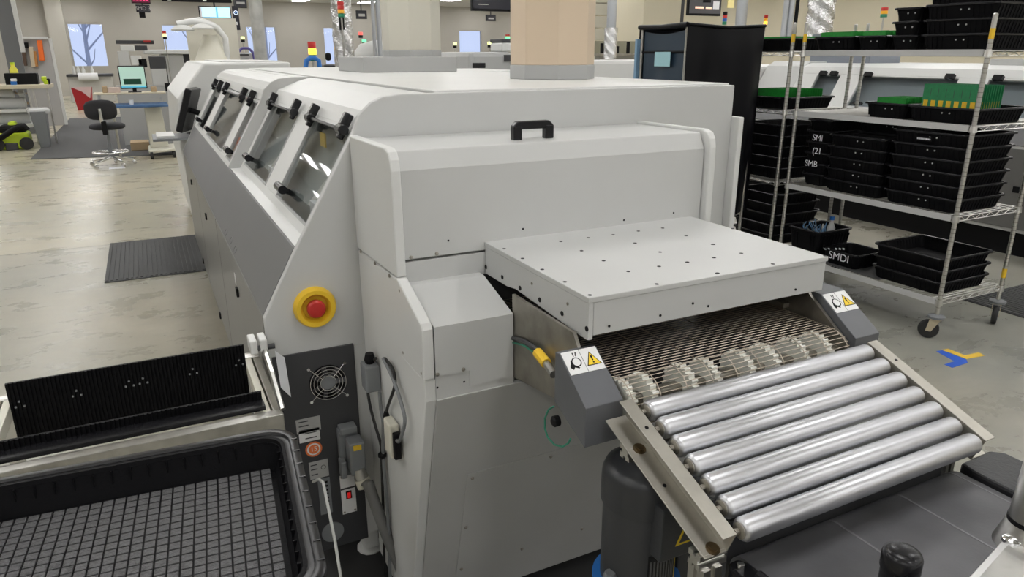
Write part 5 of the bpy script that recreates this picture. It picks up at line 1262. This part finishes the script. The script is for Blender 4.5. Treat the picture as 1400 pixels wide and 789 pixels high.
a = at(107, 105, 'y', 30.79); b = at(134, 105, 'y', 30.79); pr_ = thing('paper_roll', 'white paper roll at the edge of the far counter', 'paper roll', ((a.x+b.x)/2, 30.79, a.z-.1)); MB().lathe([(.13, 0), (.13, b.x-a.x)], a, (1, 0, 0), 16).build('roll', PAPER, pr_, smooth=40)
for i, px in enumerate((102, 108, 115, 127)):
    p = at(px, 102, 'y', 31.2); tag(MB().lathe([(.055, 0), (.06, .15), (.03, .24), (.03, .30)], (p.x, 31.2, p.z), n=12).build('white_bottle', WHITEP, None, smooth=40), 'small white bottle on the far counter under the window', 'bottle', 'bottles on the far counter')

# stool
STY, STX = 12.75, -.62
ST = thing('work_stool', 'black padded swivel stool with a chrome foot ring', 'stool', (STX, STY, 0))
def cushion(c, dx, dy, dz, name, rx=0, pw=3.2):
    mb = MB(); rows = []
    n, m_ = 24, 10
    for j in range(m_+1):
        t = -math.pi/2+math.pi*j/m_; row = []
        for k in range(n+1):
            a = 2*math.pi*(k % n)/n; ca, sa = math.cos(a), math.sin(a); q = (abs(ca)**pw+abs(sa)**pw)**(-1/pw)
            ct = math.copysign(abs(math.cos(t))**.45, math.cos(t)); v = Vector((dx*q*ca*ct, dy*q*sa*ct, dz*math.sin(t)))
            row.append(Vector(c)+Matrix.Rotation(rx, 3, 'X') @ v)
        rows.append(row)
    return mb.quadsheet(rows).build(name, FABRIC, ST, smooth=60)
b0 = at(112, 133, 'y', STY); b1 = at(163, 166, 'y', STY)
cushion(((b0.x+b1.x)/2, STY-.12, (b0.z+b1.z)/2), (b1.x-b0.x)/2, .15, .055, 'backrest', math.pi/2+.12)
cushion((STX+.06, STY+.10, .60), .25, .24, .05, 'seat')
MB().tube([((b0.x+b1.x)/2-.01, STY-.19, .88), ((b0.x+b1.x)/2-.005, STY-.21, .70), ((b0.x+b1.x)/2+.02, STY-.15, .53), (STX+.04, STY+.08, .52)], .025, 8).build('back_post', CHROME, ST, smooth=60)
bx('back_bracket', BLACK, ST, ((b0.x+b1.x)/2-.02, STY-.235, .50), ((b0.x+b1.x)/2+.05, STY-.16, .70), .01)
MB().lathe([(.03, .12), (.03, .35), (.022, .35), (.022, .56)], (STX+.05, STY+.05, 0), n=14).build('gas_column', GREYB, ST, smooth=40)
rg = [(STX+.05+.25*math.cos(k*math.pi/16), STY+.05+.25*math.sin(k*math.pi/16), .215) for k in range(33)]
MB().tube(rg, .014, 8).build('foot_ring', CHROME, ST, smooth=60)
for k in range(4): a = k*math.pi/2+.5; MB().tube([(STX+.05+.03*math.cos(a), STY+.05+.03*math.sin(a), .22), (STX+.05+.245*math.cos(a), STY+.05+.245*math.sin(a), .215)], .009, 6).build('ring_spoke', CHROME, ST)
for k in range(5):
    a = k*2*math.pi/5+.2; d = Vector((math.cos(a), math.sin(a), 0)); c = Vector((STX+.05, STY+.05, 0))
    MB().tube([c+d*.03+Vector((0, 0, .13)), c+d*.30+Vector((0, 0, .085))], .024, 8, r2=.016).build('base_arm', CHROME, ST, smooth=40)
    MB().lathe([(.015, -.022), (.032, -.018), (.032, .018), (.015, .022)], c+d*.31+Vector((0, 0, .033)), d.cross(Vector((0, 0, 1))), 12).build('caster', CHROME, ST, smooth=40)
tag(MB().box((STX-.0, STY-.33, .0), (STX+.22, STY-.10, .001)).build('white_sheet', PAPER), 'thin white sheet on the floor below the stool', 'paper')  # thin white rectangle lying flat on the floor

# desk with monitor
DY = 13.45
DS = thing('adjustable_desk', 'wheeled workstation desk with a blue work surface', 'desk', (.0, DY+.3, 0))
a = at(128, 145, 'y', DY); b = at(230, 143, 'y', DY)
bx('work_surface', mat('desk_blue', (.06, .14, .30), .5), DS, (a.x, DY-.05, .83), (b.x, DY+.65, .87), .01); bx('upper_shelf', mat('bench_cream'), DS, (a.x, DY+.35, 1.02), (b.x, DY+.8, 1.05), .01)
for x in (a.x+.05, b.x-.1): bx('shelf_post', ALU, DS, (x, DY+.6, .87), (x+.04, DY+.64, 1.02))
lx = at(212, 170, 'y', DY+.3).x
MB().prism([(lx-.12, .14), (lx+.16, .14), (lx+.13, .83), (lx-.13, .83)], 'y', DY+.22, DY+.42).build('column', IVORY, DS, .02)
MB().prism([(lx-.16, .09), (lx+.28, .12), (lx+.28, .16), (lx-.16, .15)], 'y', DY-.15, DY+.65).build('base', IVORY, DS, .02)
for x, y in ((lx-.12, DY-.15), (lx+.22, DY-.1), (lx-.12, DY+.6), (lx+.22, DY+.6)): MB().lathe([(.02, -.025), (.06, -.02), (.06, .02), (.02, .025)], (x, y, .06), (1, 0, 0), 16).build('caster', RUBBER, DS, smooth=40)
MB().lathe([(.05, .0), (.05, .01), (.02, .02), (.02, .83)], (a.x+.25, DY+.3, 0), n=12).build('support_leg', STEEL, DS)
mo = thing('desktop_monitor', 'flat monitor showing a pale green screen on the desk', 'monitor', at(181, 121, 'y', DY+.4)); mo.location.z = 1.05
a = at(160, 90, 'y', DY+.4); b = at(202, 121, 'y', DY+.4)
bx('case', BLACK, mo, (a.x, DY+.4, b.z), (b.x, DY+.45, a.z), .006); bx('display', mat('screen_green', (.40, .58, .50), .3, emit=.42), mo, (a.x+.015, DY+.396, b.z+.02), (b.x-.015, DY+.4, a.z-.015))
bx('display_mark', mat('screen_darkgreen', (.0, .06, .03), .3), mo, (a.x+.06, DY+.393, b.z+.07), (b.x-.08, DY+.396, b.z+.16)); bx('display_mark', mat('screen_bar', (.1, .45, .6), .3, emit=.5), mo, (a.x+.015, DY+.393, b.z+.02), (b.x-.015, DY+.396, b.z+.045))
bx('stand', BLACK, mo, ((a.x+b.x)/2-.03, DY+.44, 1.05), ((a.x+b.x)/2+.03, DY+.5, b.z+.05)); bx('stand_foot', BLACK, mo, ((a.x+b.x)/2-.1, DY+.38, 1.05), ((a.x+b.x)/2+.1, DY+.56, 1.06))
m2 = thing('desktop_monitor', 'black monitor seen edge on beside the pale green screen', 'monitor', at(226, 115, 'y', 13.95)); m2.location.z = 1.05
a = at(225, 78, 'y', 13.95); b = at(234, 116, 'y', 13.95); bx('case', BLACKG, m2, (a.x, 13.85, b.z), (b.x-.03, 14.15, a.z), .02); bx('stand', BLACK, m2, (a.x-.06, 13.95, 1.05), (a.x+.04, 14.05, b.z+.03))
for i, (x0, y0, x1, y1, m_, lab) in enumerate(((139, 119, 146, 127, mat('cardboard', (.45, .33, .20), .8), 'small cardboard box on the desk shelf'), (147, 121, 164, 127, mat('pink_card', (.62, .50, .45), .8), 'pale pink packet on the desk shelf'), (206, 121, 214, 127, mat('cardboard'), 'brown packet on the desk shelf past the monitor'))):
    tag(pbox('packet', x0, y0, x1, y1+1, DY+.42, .15, m_, None, .01), lab, 'packet').location.z = 1.05
p = at(179.5, 140, 'y', DY+.1); tag(MB().lathe([(.028, .87), (.036, .945), (.033, .945), (.026, .876)], (p.x, DY+.1, 0), n=16).build('white_cup', WHITE, None, smooth=40), 'small white cup on the blue desk surface', 'cup')
tag(pbox('cardboard_box', 178, 196, 204, 206, 14.6, .4, mat('cardboard'), None, .01), 'flat cardboard box on the floor below the desk', 'box').location.z = .01
EQ = thing('test_equipment', 'white bench equipment with dark screens behind the desk', 'equipment', at(195, 90, 'y', 15.2)); EQ.location.z = 0
pbox('frame_top', 158, 55, 210, 60, 16.0, .5, CHAR, EQ); pbox('red_strip', 196, 55, 206, 58, 15.95, .05, RED, EQ)
for (x0, y0, x1, y1, m_) in ((164, 62, 183, 70, WHITEP), (184, 62, 201, 69, CHAR), (178, 76, 193, 89, WHITEP), (188, 80, 200, 92, BLACK), (203, 77, 226, 94, CHAR), (160, 70, 176, 100, PAINT), (206, 94, 228, 118, PAINT)): pbox('unit', x0, y0, x1, y1, 15.6, .4, m_, EQ, .01)
pbox('bench', 158, 118, 230, 190, 15.6, .5, PAINT2, EQ)
